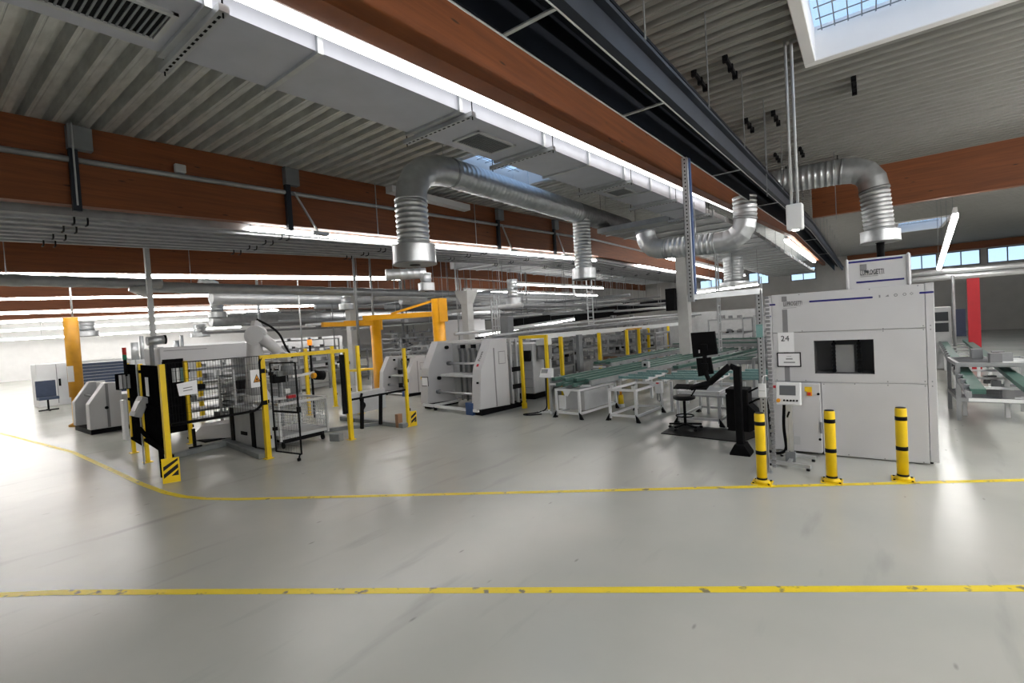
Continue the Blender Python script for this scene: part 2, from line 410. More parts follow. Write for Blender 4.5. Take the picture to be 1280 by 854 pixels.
b.build('edge_wire', 'alu', t)
for u in (2.62, 4.55, 7.9, 11.6, 16., 21., 27.): MB(t).bar((u, 1.47, 3.925 + zr(u)), (u, 1.885, 3.925 + zr(u)), .03, .012).build('cross_tie', 'alu', t)
for u in range(-8, 40, 2): MB(t).cyl((u, 1.43, 4.1 + zr(u)), (u, 1.43, ROOF + zr(u)), .008, n=5).build('hanger_rod', 'grey', t)

# rectangular ventilation duct along the main beam
t = thing('rectangular_duct', (3, 3.6, 4.25), 'long rectangular sheet metal duct under the roof beside the main beam', 'ventilation duct')
seams = [-9, -6.5, -4, -2, -.2, 1.35, 2.1, 3.62, 5.15, 6.35, 7.6, 8.8, 9.9, 11.2, 12.6]
for a, c in zip(seams[:-1], seams[1:]):
    b = MB(t); slope_box(b, a + .006, c - .006, 3.2, 3.95, 4.13, 4.62); b.build('duct_section', 'duct', t)
for i, u in enumerate(seams[1:-1]):
    b = MB(t); slope_box(b, u - .022, u + .022, 3.17, 3.98, 4.105, 4.64); b.build('flange', 'galv', t)
for u in (1.40, 3.70, 5.22, 7.68, 9.98, 12.5):
    b = MB(t); z = 4.06 + zr(u); b.box(u - .03, u + .03, 3.08, 4.1, z, z + .045)
    b.build('support_rail', 'galv', t)
    h = MB(t)
    for k in range(14): h.box(u - .008, u + .008, 3.14 + k * .067, 3.175 + k * .067, z - .002, z)
    for v in (3.1, 4.07): h.cyl((u, v, z - .03), (u, v, ROOF + zr(u)), .006, n=5)
    h.build('slots_and_rods', 'black', t)
for ua, ub in ((-.6, .05), (.45, 1.27), (4.15, 4.85), (8.1, 8.65)):
    f = MB(t); zc = 4.12
    for x0, x1, y0, y1 in ((ua, ub, 3.40, 3.43), (ua, ub, 3.77, 3.80), (ua, ua + .03, 3.4, 3.8), (ub - .03, ub, 3.4, 3.8)): slope_box(f, x0, x1, y0, y1, zc - .012, zc + .01)
    g = f.build('grille_frame', 'lightgrey', t)
    f = MB(t); slope_box(f, ua + .02, ub - .02, 3.42, 3.78, zc + .002, zc + .008); f.build('grille_throat', 'black', g)
    f = MB(t); x = ua + .05
    while x < ub - .04: slope_box(f, x, x + .012, 3.43, 3.77, zc - .006, zc + .003); x += .036
    f.build('louvre', 'grey', g)
# the duct widens towards the ridge
def plenum(name, ua, ub, va, vb, z0, z1, step, label):
    t = thing(name, ((ua + ub) / 2, (va + vb) / 2, z0 + zr((ua + ub) / 2)), label, 'ventilation duct')
    b = MB(t); slope_box(b, ua, ub, va, vb, z0, z1); b.build('duct_body', 'galvdark', t)  # darker sheet puts the dimmer far underside into the colour
    u = ua + step * .5
    while u < ub:
        MB(t).add([], []); b = MB(t); slope_box(b, u - .03, u + .03, va - .03, vb + .03, z0 - .03, z1 + .02); b.build('flange', 'galv', t); u += step
    u = ua + .4
    while u < ub:
        for v in (va - .05, vb + .05): MB(t).cyl((u, v, z0 + zr(u)), (u, v, ROOF + zr(u)), .008, n=5).build('hanger_rod', 'galvdark', t)
        u += step * 2
    return t
plenum('duct_plenum', 12.65, 43, 3.2, 6.2, 4.13, 4.27, 1.3, 'wide rectangular duct continuing the main duct towards the far end')
# flat service channel below the second beam: long ribbed sheets carrying cables
t = thing('cable_duct', (5, 11.6, 4.15), 'broad flat sheet metal channel hung below the second roof beam', 'cable duct')
b = MB(t); slope_box(b, U0, 40, 9.85, 12.4, 4.14, 4.18); slope_box(b, U0, 40, 9.80, 9.85, 4.14, 4.27); slope_box(b, U0, 40, 10.1, 12.2, 4.18, 4.55)
b.build('channel_sheet', 'galvdark', t)
b = MB(t)
for v in (10.0, 10.35, 10.75, 11.15, 11.5, 11.85, 12.2): slope_box(b, U0, 40, v, v + .07, 4.10, 4.14)
b.build('rib', 'galvdark', t)
for u in (2.0, 5.3, 8.4, 11.9, 15.3, 19., 23., 28.):
    for v in (9.85, 10.55, 11.3, 12.1):
        for d in (0, .16): MB(t).tube(fillet([(u + d, v, 4.16 + zr(u)), (u + d, v, 4.04 + zr(u)), (u + d, v + .14, 4.04 + zr(u))], .05, 4), .014, 6).build('cable_hook', 'black', t)
u = -8.
while u < 38: MB(t).cyl((u, 9.83, 4.2 + zr(u)), (u, 9.83, ROOF + zr(u)), .007, n=5).build('hanger_rod', 'galv', t); u += 1.1
t = plenum('duct_plenum', 15.5, 38, 10.1, 14.8, 4.2, 4.6, 1.2, 'wide ribbed sheet metal duct above the far part of the second channel')

# steel posts and braces on the second beam
def beam_hanger(u, label, brace=True):
    t = thing('beam_hanger', (u, 9.25, 4.2 + zr(u)), label, 'hanger', 'dark steel hangers on the second beam')
    b = MB(t); b.box(u - .05, u + .05, 9.2, 9.285, 4.1 + zr(u), 5.35 + zr(u)); b.build('upright', 'girderblue', t)
    b = MB(t); b.box(u - .06, u + .22, 9.15, 9.285, 5.0 + zr(u), 5.33 + zr(u)); b.build('bracket', 'grey', t)
    if brace:
        MB(t).bar((u + .1, 9.17, 4.86 + zr(u)), (u + .58, 9.17, 4.10 + zr(u)), .04, .03).build('brace', 'alu', t)
        MB(t).box(u + .42, u + .78, 9.10, 9.24, 4.06 + zr(u), 4.12 + zr(u)).build('lamp_bracket', 'alu', t)
for u, l in zip((1.92, 5.15, 11.95, 15.3), ('dark steel hanger on the brown beam at the left edge of the photo', 'dark steel hanger with diagonal brace left of the big spiral duct', 'dark steel hanger right of the big duct elbow', 'dark steel hanger near the second drop of the big duct')): beam_hanger(u, l, u > 3)
b = MB()
b.tube([(U0, 9.255, 4.85 + zr(U0)), (18.5, 9.255, 4.85 + zr(18.5)), (40, 9.255, 4.85 + zr(40))], .045, 8); tag(b.build('conduit_pipe', 'galvdark'), 'grey conduit pipe fixed along the second brown beam', 'pipe')
for u, l in zip((.9, 3.2, 6.2, 9.7), ('thin cord hanging at the left edge of the photo', 'small sensor box on the brown beam conduit at left', 'thin hanger cord in front of the second beam, left of the spiral duct', 'thin hanger cord right of the spiral duct drop')):
    if 'sensor' in l:
        b = MB(); b.box(u, u + .16, 9.18, 9.26, 4.9 + zr(u), 5.04 + zr(u)); tag(b.build('sensor_box', 'lightgrey', bevel=.01), l, 'sensor')
    else:
        tag(MB().cyl((u + 1., 9.1, 4.2 + zr(u)), (u + 1., 9.1, ROOF + zr(u)), .012, n=6).build('hanger_cord', 'lightgrey'), l, 'cord')

# ---------------------------------------------------------------- light rows
def light_row(v, ua, ub, za, zb, label, grp=None, r=.05, body=True, lamp='lamp', vb=None):
    """continuous LED trunking: white housing above, glowing diffuser below"""
    vb = v if vb is None else vb
    p, q = Vector((ua, v, za)), Vector((ub, vb, zb)); n = 10
    t = thing('linear_light', p, label, 'light', grp)
    pts = [p.lerp(q, i / n) for i in range(n + 1)]
    h = MB(t)
    for a, c in zip(pts[:-1], pts[1:]): h.bar(a + Vector((0, 0, r * 1.9)), c + Vector((0, 0, r * 1.9)), r * 1.25, r * 2.4)
    h.build('housing', 'white', t)
    d = MB(t)
    for a, c in zip(pts[:-1], pts[1:]): d.bar(a, c, r * 1.7, r * 1.3)
    d.build('diffuser', lamp, t)
    for a in pts[1::3]: MB(t).cyl(a + Vector((0, 0, r)), Vector((a.x, a.y, ROOF + zr(a.x))), .008, n=5).build('suspension_wire', 'grey', t)
    return t
light_row(3.06, -8.5, 15.2, 4.17 + .0595 * -8.5, 4.17 + .0595 * 15.2, 'long glowing light line under the main beam beside the rectangular duct', r=.042, lamp='lampmain')
light_row(3.08, 26.2, 40.6, 5.45, 5.52, 'glowing light line at the far end below the black trough', r=.09)
light_row(9.72, 4.6, 19.5, 4.16 + zr(4.6), 4.10 + zr(18.5), 'light line below the second brown beam behind the big spiral duct', r=.05)
light_row(9.72, 24.5, 41, 5.06, 5.10, 'light line far behind the drop of the big spiral duct', r=.07)
light_row(18.02, -7., 15.3, 4.12 - .2, 4.74, 'light line third from the camera, ending left of the big duct hood', r=.075)
light_row(26., -6., 10.7, 4.0, 4.58, 'fourth light line, ending at the small duct drop on the left', r=.08)
light_row(34.3, -5., 31., 4.08, 4.93, 'fifth light line from the camera across the left of the hall', r=.085)
light_row(42.5, -2., 22., 4.0, 4.9, 'sixth light line from the camera in front of the white wall', r=.085)
light_row(48.5, -2., 22., 3.7, 4.55, 'seventh light line close to the white left wall', r=.085)
light_row(54.5, -2., 24., 3.3, 3.9, 'lowest light line right against the white left wall', r=.085)
light_row(-1.92, 17.7, 25.4, 4.42, 3.42, 'slanting light tube at the right edge of the photo', r=.07, vb=-2.22)
# unseen rows added over the right-hand bay for fill light
light_row(-4.6, -8., 14., 4.5, 4.9, 'unseen fill light line added over the right hand bay', r=.09, lamp='lampfill')
light_row(-9.6, -8., 30., 4.5, 5.2, 'second unseen fill light line added over the right hand bay', r=.09, lamp='lampfill')
light_row(14., 16.3, 24.9, 1.83, 2.36, 'low light tube on the machine line behind the winding machine', r=.05, lamp='lampdim')
light_row(20., 22., 40., 4.5, 4.55, 'light line deep in the hall behind the mid grey ducts', r=.07)
light_row(6.8, 20., 36., 4.65, 4.7, 'light line deep in the hall right of the white column', r=.06, lamp='lampdim')
light_row(7.3, 23.5, 23.4, 3.19, 3.35, 'light tube deep in the hall behind the hanging rack frame', r=.055, lamp='lampdim', vb=3.9)
light_row(14.5, 20., 30., 4.3, 4.4, 'short light tube over the far cable ladders', r=.05, lamp='lampdim')
light_row(30., 20., 40., 4.7, 4.75, 'light line deep in the hall above the crane jibs', r=.08)

# ---------------------------------------------------------------- round ducts
def hood(t, u, v, z, r, h=.32):
    n = MB(t); n.tube([(u, v, z), (u, v, z + h * .93)], r, 28, cap=False); n.tube([(u, v, z + h * .93), (u, v, z + h)], [r * 1.02, r * .74], 28, cap=False); n.tube([(u, v, z + h * .90), (u, v, z + h * .93)], r * 1.03, 28)
    n.tube([(u, v, z + .01), (u, v, z + .02)], [r * .99, r * .99], 28); g = n.build('hood', 'spiral', t)
    MB(t).tube([(u, v, z - .012), (u, v, z + .012)], [r * 1.03, r * 1.03], 28).build('hood_rim', 'galvdark', g)
    MB(t).cyl((u, v, z - .02), (u, v, z + .004), r * .25, n=16).build('hood_centre', 'black', g)
def elbow(t, a, b, c, r, seg=5):
    """segmented bend: a->b->c with mitred rings"""
    A, B, D = Vector(a), Vector(b), Vector(c); pts = [A * (1 - t) ** 2 + B * 2 * t * (1 - t) + D * t * t for t in [i / seg for i in range(seg + 1)]]
    m = MB(t); m.mitre(pts, r, 28); m.build('elbow', 'spiral', t)
    for p, q in ((pts[0], pts[1]), (pts[-1], pts[-2])):
        d = (q - p).normalized() * .03; MB(t).cyl(p - d, p + d, r * 1.035, n=28).build('collar', 'galvdark', t)
VD = 6.3
t = thing('spiral_duct', (5.75, VD, 3.3), 'big curved spiral duct with a drop hood left of centre', 'duct')
rd = .27
hood(t, 5.73, VD, 3.30, .37, .34)
MB(t).ribbed((5.73, VD, 3.62), (5.73, VD, 4.42), rd, .085, 28, .014).build('drop', 'spiral', t)
elbow(t, (5.73, VD, 4.35), (5.73, VD, 5.10), (6.75, VD, 5.10), rd, 5)
MB(t).ribbed((6.75, VD, 5.10), (11.6, VD, 5.12), rd, .13, 28, .006).build('duct_run', 'spiral', t)
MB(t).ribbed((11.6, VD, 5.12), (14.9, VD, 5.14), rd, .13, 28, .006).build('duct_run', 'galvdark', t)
MB(t).ribbed((11.9, VD, 5.0), (11.9, VD, 3.6), .23, .085, 24, .012).build('drop', 'spiral', t)
hood(t, 11.9, VD, 3.32, .33, .32)
for u in (6.6, 9.4, 13.5): MB(t).cyl((u, VD, 5.0), (u, VD, ROOF + zr(u) + .02), .008, n=5).build('hanger_rod', 'galv', t)
MB(t).box(7.5, 10.6, 9.05, 9.12, 5.48, 5.64) if False else None
b = MB(); b.box(7.62, 10.4, 9.0, 9.24, 5.50, 5.66); tag(b.build('cover_strip', 'wall'), 'pale cover strip at the top of the second beam behind the duct elbow', 'panel')
# second duct crossing below the main duct
t = thing('spiral_duct', (11, 3.1, 3.6), 'horizontal spiral duct with upturned ends behind the hanging rack post', 'duct')
r2 = .22
elbow(t, (10.9, 4.12, 4.13), (10.9, 4.12, 3.68), (10.9, 3.66, 3.68), r2, 5)
MB(t).ribbed((10.9, 3.66, 3.68), (10.9, 2.62, 3.64), r2, .1, 26, .01).build('duct_run', 'spiral', t)
elbow(t, (10.9, 2.62, 3.64), (10.9, 2.0, 3.60), (10.9, 2.0, 4.06), r2, 5)
MB(t).ribbed((10.9, 2.0, 4.05), (10.9, 2.0, 4.5), r2, .085, 26, .012).build('riser', 'spiral', t)
b = MB(t); b.cyl((10.9, 3.0, 3.5), (10.9, 3.0, 4.6), .01, n=6); b.build('hanger_rod', 'galv', t)
# duct over the large grey machine
t = thing('spiral_duct', (15, .7, 3.7), 'thick spiral duct bending down above the large pale grey machine', 'duct')
r3 = .31
MB(t).ribbed((15., 2.1, 5.62), (15., .48, 5.56), r3, .13, 28, .008).build('duct_run', 'spiral', t)
elbow(t, (15., .48, 5.56), (15., -.17, 5.53), (15., -.17, 4.95), r3, 4)
MB(t).ribbed((15., -.17, 4.95), (15., -.24, 3.95), r3 * .97, .1, 28, .016).build('drop', 'spiral', t)
hood(t, 15., -.25, 3.66, .40, .30)
MB(t).cyl((15., -.25, 3.2), (15., -.25, 3.68), .08, n=14).build('stub_pipe', 'black', t)
for v in (.55, 1.7): MB(t).cyl((15., v, 5.8), (15., v, 6.05), .012, n=6).build('hanger_rod', 'black', t)
# smaller drops deeper in the hall
def small_drop(u, v, z, top, r, label, run=None, m='galv'):
    t = thing('duct_drop', (u, v, z), label, 'duct')
    MB(t).ribbed((u, v, z + .25), (u, v, top), r, .12, 18, .012).build('drop', m, t)
    hood(t, u, v, z, r * 1.5, .26)
    if run: MB(t).ribbed((u, v, top), run, r, .2, 18, .008).build('duct_run', m, t)
    return t
small_drop(10.6, 11.2, 3.42, 3.98, .17, 'small spiral duct drop below the hood of the big curved duct', (9.6, 11.9, 3.95))
small_drop(15.3, 11.3, 3.02, 4.0, .20, 'grey duct drop right of the white column under the second channel')
small_drop(12.3, 18., 3.30, 4.0, .20, 'small duct drop left of the orange crane posts', (13.4, 18.6, 4.1))
small_drop(9.0, 22.5, 3.28, 4.62, .24, 'spiral duct drop hanging on the left between the light lines', (8.6, 22.9, 4.9))
small_drop(24., 5., 3.35, 4.7, .42, 'broad duct drop behind the hanging rack frame')
small_drop(24.4, 16., 2.66, 3.5, .25, 'far small duct drop over the yellow fence, left one of a pair')
small_drop(29.6, 16., 2.62, 3.5, .28, 'far small duct drop over the yellow fence, right one of a pair')
small_drop(6.2, 30., 2.9, 3.6, .3, 'far small hood above the stacked grey panels at left')
small_drop(12.5, 34., 2.7, 3.5, .35, 'far small hood left of the robot arm')
# long dull ducts crossing the left of the hall
for v, z, ua, ub, r, l in ((16.3, 3.86, -6, 5.1, .14, 'short dull round duct ending above the robot cell at left'), (16.7, 3.90, 4.95, 30, .16, 'long dull round duct below the third light line'), (20.5, 3.95, 8., 40, .25, 'thick dull round duct deep in the hall behind the crane posts'), (31., 3.55, 12., 40., .35, 'dull round duct at the far back above the crane jibs')):
    b = MB(); b.ribbed((ua, v, z), (ub, v, z + .1), r, .9, 18, .012); [b.cyl((q, v, z), (q, v, ROOF + zr(q)), .01, n=5) for q in range(int(ua) + 2, int(ub), 6)]; tag(b.build('round_duct', 'galvdark'), l, 'duct')
t = thing('spot_fan', (4.6, 16.3, 3.6), 'bright metal cone at the end of the short dull duct', 'duct end'); MB(t).tube([(4.3, 16.2, 3.78), (4.65, 16.2, 3.72), (4.75, 16.2, 3.70)], [.06, .17, .15], 18).build('cone', 'alu', t); MB(t).cyl((4.45, 16.2, 3.75), (4.45, 16.2, 4.0), .02, n=6).build('stem', 'grey', t)
t = thing('black_duct', (30, 14, 2.8), 'long black rectangular duct deep in the hall with a rounded end', 'duct')
b = MB(t); b.add([(19.2, 14, 2.02), (43, 14, 2.95), (43, 14, 3.85), (19.2, 14, 2.50), (19.2, 14.7, 2.02), (43, 14.7, 2.95), (43, 14.7, 3.85), (19.2, 14.7, 2.50)], [(0, 1, 2, 3), (7, 6, 5, 4), (0, 4, 5, 1), (3, 2, 6, 7), (0, 3, 7, 4), (1, 5, 6, 2)]); b.build('duct_body', 'black', t)
b = MB(t); b.tube([(33, 13.98, 3.0), (33, 14.35, 3.0)], .42, 24); b.build('round_end', 'rubber', t)
# black sprinkler clamps under the right-hand roof
for i, (u, v) in enumerate(((7.7, 1.95), (7.6, 1.50), (10.5, 1.78), (10.5, 1.32), (13.6, 1.72), (13.6, 1.20), (9.9, .1))):
    L = ['pair of black roof clamps nearest the black trough, %s', 'second pair of black roof clamps, %s', 'farthest pair of black roof clamps, %s'][min(i // 2, 2)] % ('left one' if i % 2 == 0 else 'right one')
    if i == 6: L = 'single black roof clamp below the skylight'
    z = ROOF + zr(u)
    t = thing('roof_clamp', (u, v, z), L, 'clamp', 'black clamps under the right hand roof')
    b = MB(t); b.box(u - .34, u + .34, v - .02, v + .02, z - .06, z - .01); b.build('rail', 'black', t)
    for d in (-.3, .02, .3): MB(t).box(u + d - .025, u + d + .025, v - .035, v + .035, z - .10, z).build('bracket', 'black', t)
# double conduit with a white socket box hanging below the skylight
t = thing('power_drop', (7.5, .77, 3.2), 'white socket box hanging on two conduits below the skylight', 'socket box')
for d in (-.035, .035): MB(t).cyl((7.5, .765 + d, 3.5), (7.5, .765 + d, ROOF + zr(7.5)), .018, n=8).build('conduit', 'lightgrey', t)
b = MB(t); b.box(7.42, 7.56, .67, .865, 3.18, 3.52); bx = b.build('box', 'white', t, bevel=.015)
MB(t).box(7.45, 7.53, .73, .80, 3.172, 3.182).build('socket', 'lampdim', bx)  # socket face is given a glow, though it is no lamp
for i, (u, v) in enumerate(((9.4, 1.36), (14.5, .6))):
    tag(MB().cyl((u, v, 4.1 if i == 0 else 4.3), (u, v, ROOF + zr(u)), .008, n=5).build('hanger_cord', 'grey'), ('thin chain hanging from the right hand roof beside the trough', 'thin cord hanging left of the thick spiral duct drop')[i], 'cord')
# horizontal silver pipes at the far right
for z, r, l in ((3.22, .09, 'upper silver pipe crossing behind the large grey machine'), (3.0, .10, 'lower silver pipe crossing behind the large grey machine')):
    tag(MB().cyl((24., -1.0, z), (24., -9., z), r, n=14).build('silver_pipe', 'alu'), l, 'pipe')
# ================================================================ RIGHT: large pale grey machine, numbered 24
UM = 8.1
t = thing('coating_machine', (UM + 1., .305, 0), 'large pale grey machine cabinet with a dark window at right', 'machine')
b = MB(t); b.box(UM + .03, UM + 2.1, -.64, -.60, .07, 2.34); b.box(UM + .03, UM + 2.1, 1.21, 1.25, .07, 2.34); b.box(UM + .03, UM + 2.1, -.60, 1.21, 2.30, 2.34); b.box(UM + 2.06, UM + 2.1, -.60, 1.21, .07, 2.30); b.build('body', 'machine', t)
b = MB(t); b.box(UM + .08, UM + 2.0, -.6, 1.2, 0, .07); b.build('plinth', 'black', t)
def plate(nm, v0, v1, z0, z1, m='machine', par=None, d=.03, bev=.006):
    b = MB(t); b.box(UM, UM + d, v0, v1, z0, z1); return b.build(nm, m, par or t, bevel=bev)
g = .004
plate('corner_post', -.655, -.562 - g, .04, 2.355); plate('corner_post', 1.18 + g, 1.265, .05, 2.345)
plate('top_panel', -.562, 1.18, 1.783, 2.35)
# middle panel around the window
b = MB(t)
for v0, v1, z0, z1 in ((-.562, 1.18, 1.653, 1.777), (-.562, 1.18, 1.06, 1.178), (-.562, -.024, 1.178, 1.653), (.663, 1.18, 1.178, 1.653)): b.box(UM, UM + .03, v0, v1, z0, z1)
b.build('window_panel', 'machine', t)
plate('lower_panel', -.562, .594, .015, 1.054)
b = MB(t); b.box(UM - .10, UM + .03, .600, 1.2, .05, 1.05); dr = b.build('cabinet_door', 'machine', t, bevel=.008)
b = MB(t); b.box(UM - .104, UM - .1, .868, .949, .15, .273); b.build('vent_grille', 'lightgrey', dr)
b = MB(t)
for z in (.25, .9): b.cyl((UM - .115, .625, z), (UM - .1, .625, z), .018, n=12)
b.build('lock', 'black', dr)
b = MB(t); b.box(UM - .118, UM - .1, .597, .62, .34, .50); b.build('handle', 'grey', dr)
# window recess with rollers and a pale slab
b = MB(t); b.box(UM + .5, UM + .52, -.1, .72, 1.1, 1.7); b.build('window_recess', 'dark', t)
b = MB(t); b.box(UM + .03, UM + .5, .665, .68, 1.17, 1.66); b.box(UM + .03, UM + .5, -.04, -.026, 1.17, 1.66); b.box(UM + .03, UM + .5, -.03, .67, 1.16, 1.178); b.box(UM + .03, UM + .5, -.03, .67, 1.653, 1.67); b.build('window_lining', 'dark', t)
b = MB(t); b.box(UM + .003, UM + .006, -.026, .664, 1.178, 1.653); wn = b.build('window_pane', 'pane', t)
b = MB(t); b.box(UM + .25, UM + .30, .20, .42, 1.17, 1.57); b.build('pale_slab', 'lightgrey', t)
for v in (.44, .145):
    b = MB(t)
    for k in range(8): b.cyl((UM + .2, v, 1.2 + k * .055), (UM + .38, v, 1.2 + k * .055), .026, n=10)
    b.cyl((UM + .3, v, 1.17), (UM + .3, v, 1.65), .012, n=6); b.build('roller_stack', 'black', t)
# stripes, logo, symbols
def deco(nm, v0, v1, z0, z1, m, u=UM):
    b = MB(t); b.box(u - .002, u + .002, min(v0, v1), max(v0, v1), z0, z1); return b.build(nm, m, t)
deco('grey_stripe', .978, 1.045, 1.06, 2.128, 'stripe'); deco('grey_square', .978, 1.045, 2.245, 2.318, 'stripe')
def cap(nm, v0, v1, z, r, m, u=UM):
    b = MB(t); b.box(u - .002, u + .002, min(v0, v1) + r, max(v0, v1) - r, z - r, z + r); b.disc((u, min(v0, v1) + r, z), (1, 0, 0), r, 12); b.disc((u, max(v0, v1) - r, z), (1, 0, 0), r, 12); return b.build(nm, m, t)
cap('navy_stripe', .70, -.035, 2.219, .013, 'navy'); cap('navy_stripe', -.511, -.654, 2.234, .013, 'navy'); cap('navy_stripe', 1.264, 1.127, 2.209, .012, 'navy'); cap('navy_stripe', 1.264, 1.192, 2.037, .012, 'navy')
text_mesh('LUPROGETTI', .085, 'lettering', 'ink', t, facing((UM - .003 - t.location.x, .905 - t.location.y, 2.205), (0, -1, 0), (0, 0, 1)), width=.235)
deco('logo_line', 1.03, .80, 2.166, 2.171, 'stripe'); deco('logo_line', 1.03, .86, 2.143, 2.149, 'stripe')
def ring(v, z, r, n=14):
    b = MB(t); vs = []; 
    for i in range(n): a = 2 * PI * i / n; vs += [(UM - .003, v + r * math.cos(a), z + r * math.sin(a)), (UM - .003, v + r * .6 * math.cos(a), z + r * .6 * math.sin(a))]
    b.add(vs, [(2 * i, 2 * ((i + 1) % n), 2 * ((i + 1) % n) + 1, 2 * i + 1) for i in range(n)]); b.build('symbol', 'stripe', t)
ring(-.275, 2.228, .020); ring(-.365, 2.23, .021, 6); ring(-.435, 2.233, .020, 4)
b = MB(t); b.add([(UM - .003, -.165, 2.215), (UM - .003, -.205, 2.215), (UM - .003, -.198, 2.243)], [(0, 1, 2)]); b.build('symbol', 'stripe', t)
b = MB(t); b.box(UM - .003, UM - .001, -.115, -.098, 2.208, 2.244); b.build('symbol', 'stripe', t)
b = MB(t)
for v, z in [(-.54, 1.81), (-.54, 1.76), (-.61, 1.81), (-.61, 1.76), (-.54, 1.09), (-.54, 1.03), (-.61, 1.09), (-.61, 1.03), (-.13, 1.79), (-.13, 1.76), (-.16, 1.08), (-.16, 1.03), (.8, 1.80), (.2, 1.04), (.78, 1.08), (1.15, 1.08), (1.23, 1.77), (-.5, 2.33), (0, 2.33), (.82, 2.33), (1.2, 2.33), (-.1, .03), (-.5, .03), (.3, .04), (.56, 1.03)]: b.disc((UM - .001, v, z), (1, 0, 0), .008, 8, .006)
b.build('screws', 'grey', t)
deco('red_label', 1.192, 1.145, .97, 1.01, 'red', UM - .102); deco('yellow_label', .79, .70, .93, 1.0, 'yellow', UM - .102); 
b = MB(t); b.box(UM - .12, UM - .1, .70, .765, .87, .93); b.build('main_switch', 'orange', t, bevel=.005); b = MB(t); b.cyl((UM - .135, .733, .9), (UM - .12, .733, .9), .022, n=12); b.build('switch_knob', 'lampred', t)
# sheets on the machine
s = thing('paper_sheet', (UM - .008, 1.01, 1.49), 'white paper sheet with number 24 taped on the grey machine', 'sheet')
b = MB(s); b.box(UM - .006, UM - .004, .908, 1.115, 1.495, 1.788); b.build('paper', 'paper', s)
text_mesh('24', .115, 'number', 'ink', s, facing((-.0, .012, .205), (0, -1, 0), (0, 0, 1)))
s = thing('framed_notice', (UM - .012, .98, 1.27), 'black framed white notice below the number sheet on the grey machine', 'notice')
b = MB(s)
for v0, v1, z0, z1 in ((.827, 1.136, 1.277, 1.292), (.827, 1.136, 1.477, 1.492), (.827, .842, 1.277, 1.492), (1.121, 1.136, 1.277, 1.492)): b.box(UM - .014, UM - .005, v0, v1, z0, z1)
b.build('frame', 'ink', s)
b = MB(s); b.box(UM - .008, UM - .006, .84, 1.123, 1.29, 1.48); b.build('paper', 'paper', s)
for y0, y1, z0, z1 in ((.95, 1.01, 1.432, 1.436), (.935, 1.02, 1.385, 1.403), (.905, 1.05, 1.335, 1.352)): MB(s).box(UM - .0095, UM - .0085, y0, y1, z0, z1).build('printed_line', 'stripe', s)
# box on top of the machine
t = thing('top_unit', (8.35, -.09, 2.35), 'pale grey unit with two navy stripes standing on the large machine', 'machine unit')
b = MB(t); b.box(8.12, 8.9, -.40, .225, 2.34, 2.75); b.build('body', 'machine', t, bevel=.01)
for v0, v1 in ((-.44, -.395), (.22, .255)): b = MB(t); b.box(8.09, 8.9, v0, v1, 2.34, 2.77); b.build('end_panel', 'machine', t, bevel=.02)
for v0, v1, z in ((.225, -.36, 2.715), (.14, -.37, 2.435)):
    b = MB(t); b.box(8.116, 8.12, v1, v0, z - .012, z + .012); b.build('navy_stripe', 'navy', t)
b = MB(t); b.box(8.116, 8.12, .02, .095, 2.59, 2.675); b.build('grey_square', 'stripe', t)
text_mesh('LUPROGETTI', .09, 'lettering', 'ink', t, facing((8.115 - 8.35, -.035 + .09, 2.558 - 2.35), (0, -1, 0), (0, 0, 1)), width=.255)
b = MB(t); b.box(8.116, 8.12, -.17, .09, 2.525, 2.53); b.box(8.116, 8.12, -.1, .09, 2.505, 2.510); b.build('logo_line', 'stripe', t)
# operator panel on an aluminium foot
UP = 7.5
t = thing('operator_console', (UP, .96, 0), 'white operator panel on an aluminium stand in front of the large grey machine', 'control panel')
k = UP / 7.838
def PZ(v, z): return (v * k, 2.1 + (z - 2.1) * k)
b = MB(t); b.prism([(UP - .05, .82), (UP + .06, .80), (UP + .11, 1.115), (UP + .02, 1.125)], 'y', .785, 1.085); hs = b.build('housing', 'white', t, bevel=.012)
def pp(v, s, d=.004): return (UP - .05 + .07 * s - d, v, .82 + .305 * s)
b = MB(t); b.add([pp(1.04, .42), pp(.845, .42), pp(.845, .85), pp(1.04, .85)], [(0, 1, 2, 3)]); b.build('screen', 'screen', hs)
b = MB(t); b.tube([pp(1.052, .2, 0), pp(1.052, .18, .035)], .024, 14); b.build('stop_button', 'orange', hs)
for v in (.985, .945, .905, .87, .83): b = MB(t); b.tube([pp(v, .2, 0), pp(v, .19, .012)], .012, 10); b.build('button', 'black', hs)
b = MB(t); b.box(UP + .0, UP + .045, .90, .945, .05, .85); b.box(UP + .0, UP + .045, .955, .975, .05, .85); b.build('post', 'alu', t)
b = MB(t); b.box(UP - .02, UP + .06, .88, 1.0, .03, .16); b.build('post_bracket', 'grey', t)
for (x, y), (x2, y2) in (((UP - .2, 1.2), (UP - .28, .68)), ((UP + .32, 1.12), (UP + .2, .66))):
    b = MB(t); b.bar((x, y, .055), (x2, y2, .055), .045); f = b.build('foot', 'alu', t)
    b = MB(t); b.cyl((x, y - .03, 0), (x, y - .03, .035), .022, n=10); b.cyl((x2, y2 + .03, 0), (x2, y2 + .03, .035), .022, n=10); b.build('rubber_pad', 'rubber', f)
b = MB(t); b.bar((UP - .24, .94, .05), (UP + .26, .92, .05), .045); b.build('crossbar', 'alu', t)
b = MB(t); b.tube(fillet([(UP + .08, 1.0, .82), (UP + .06, 1.02, .5), (UP + .08, .99, .15), (UP + .2, 1.12, .06), (UP + .45, 1.3, .03)], .12, 5), .02, 8); b.build('cable', 'black', t)
b = MB(t); b.tube([(UP + .02, .97, .62), (UP - .03, .93, .72)], .012, 8); b.build('clamp_lever', 'black', t)
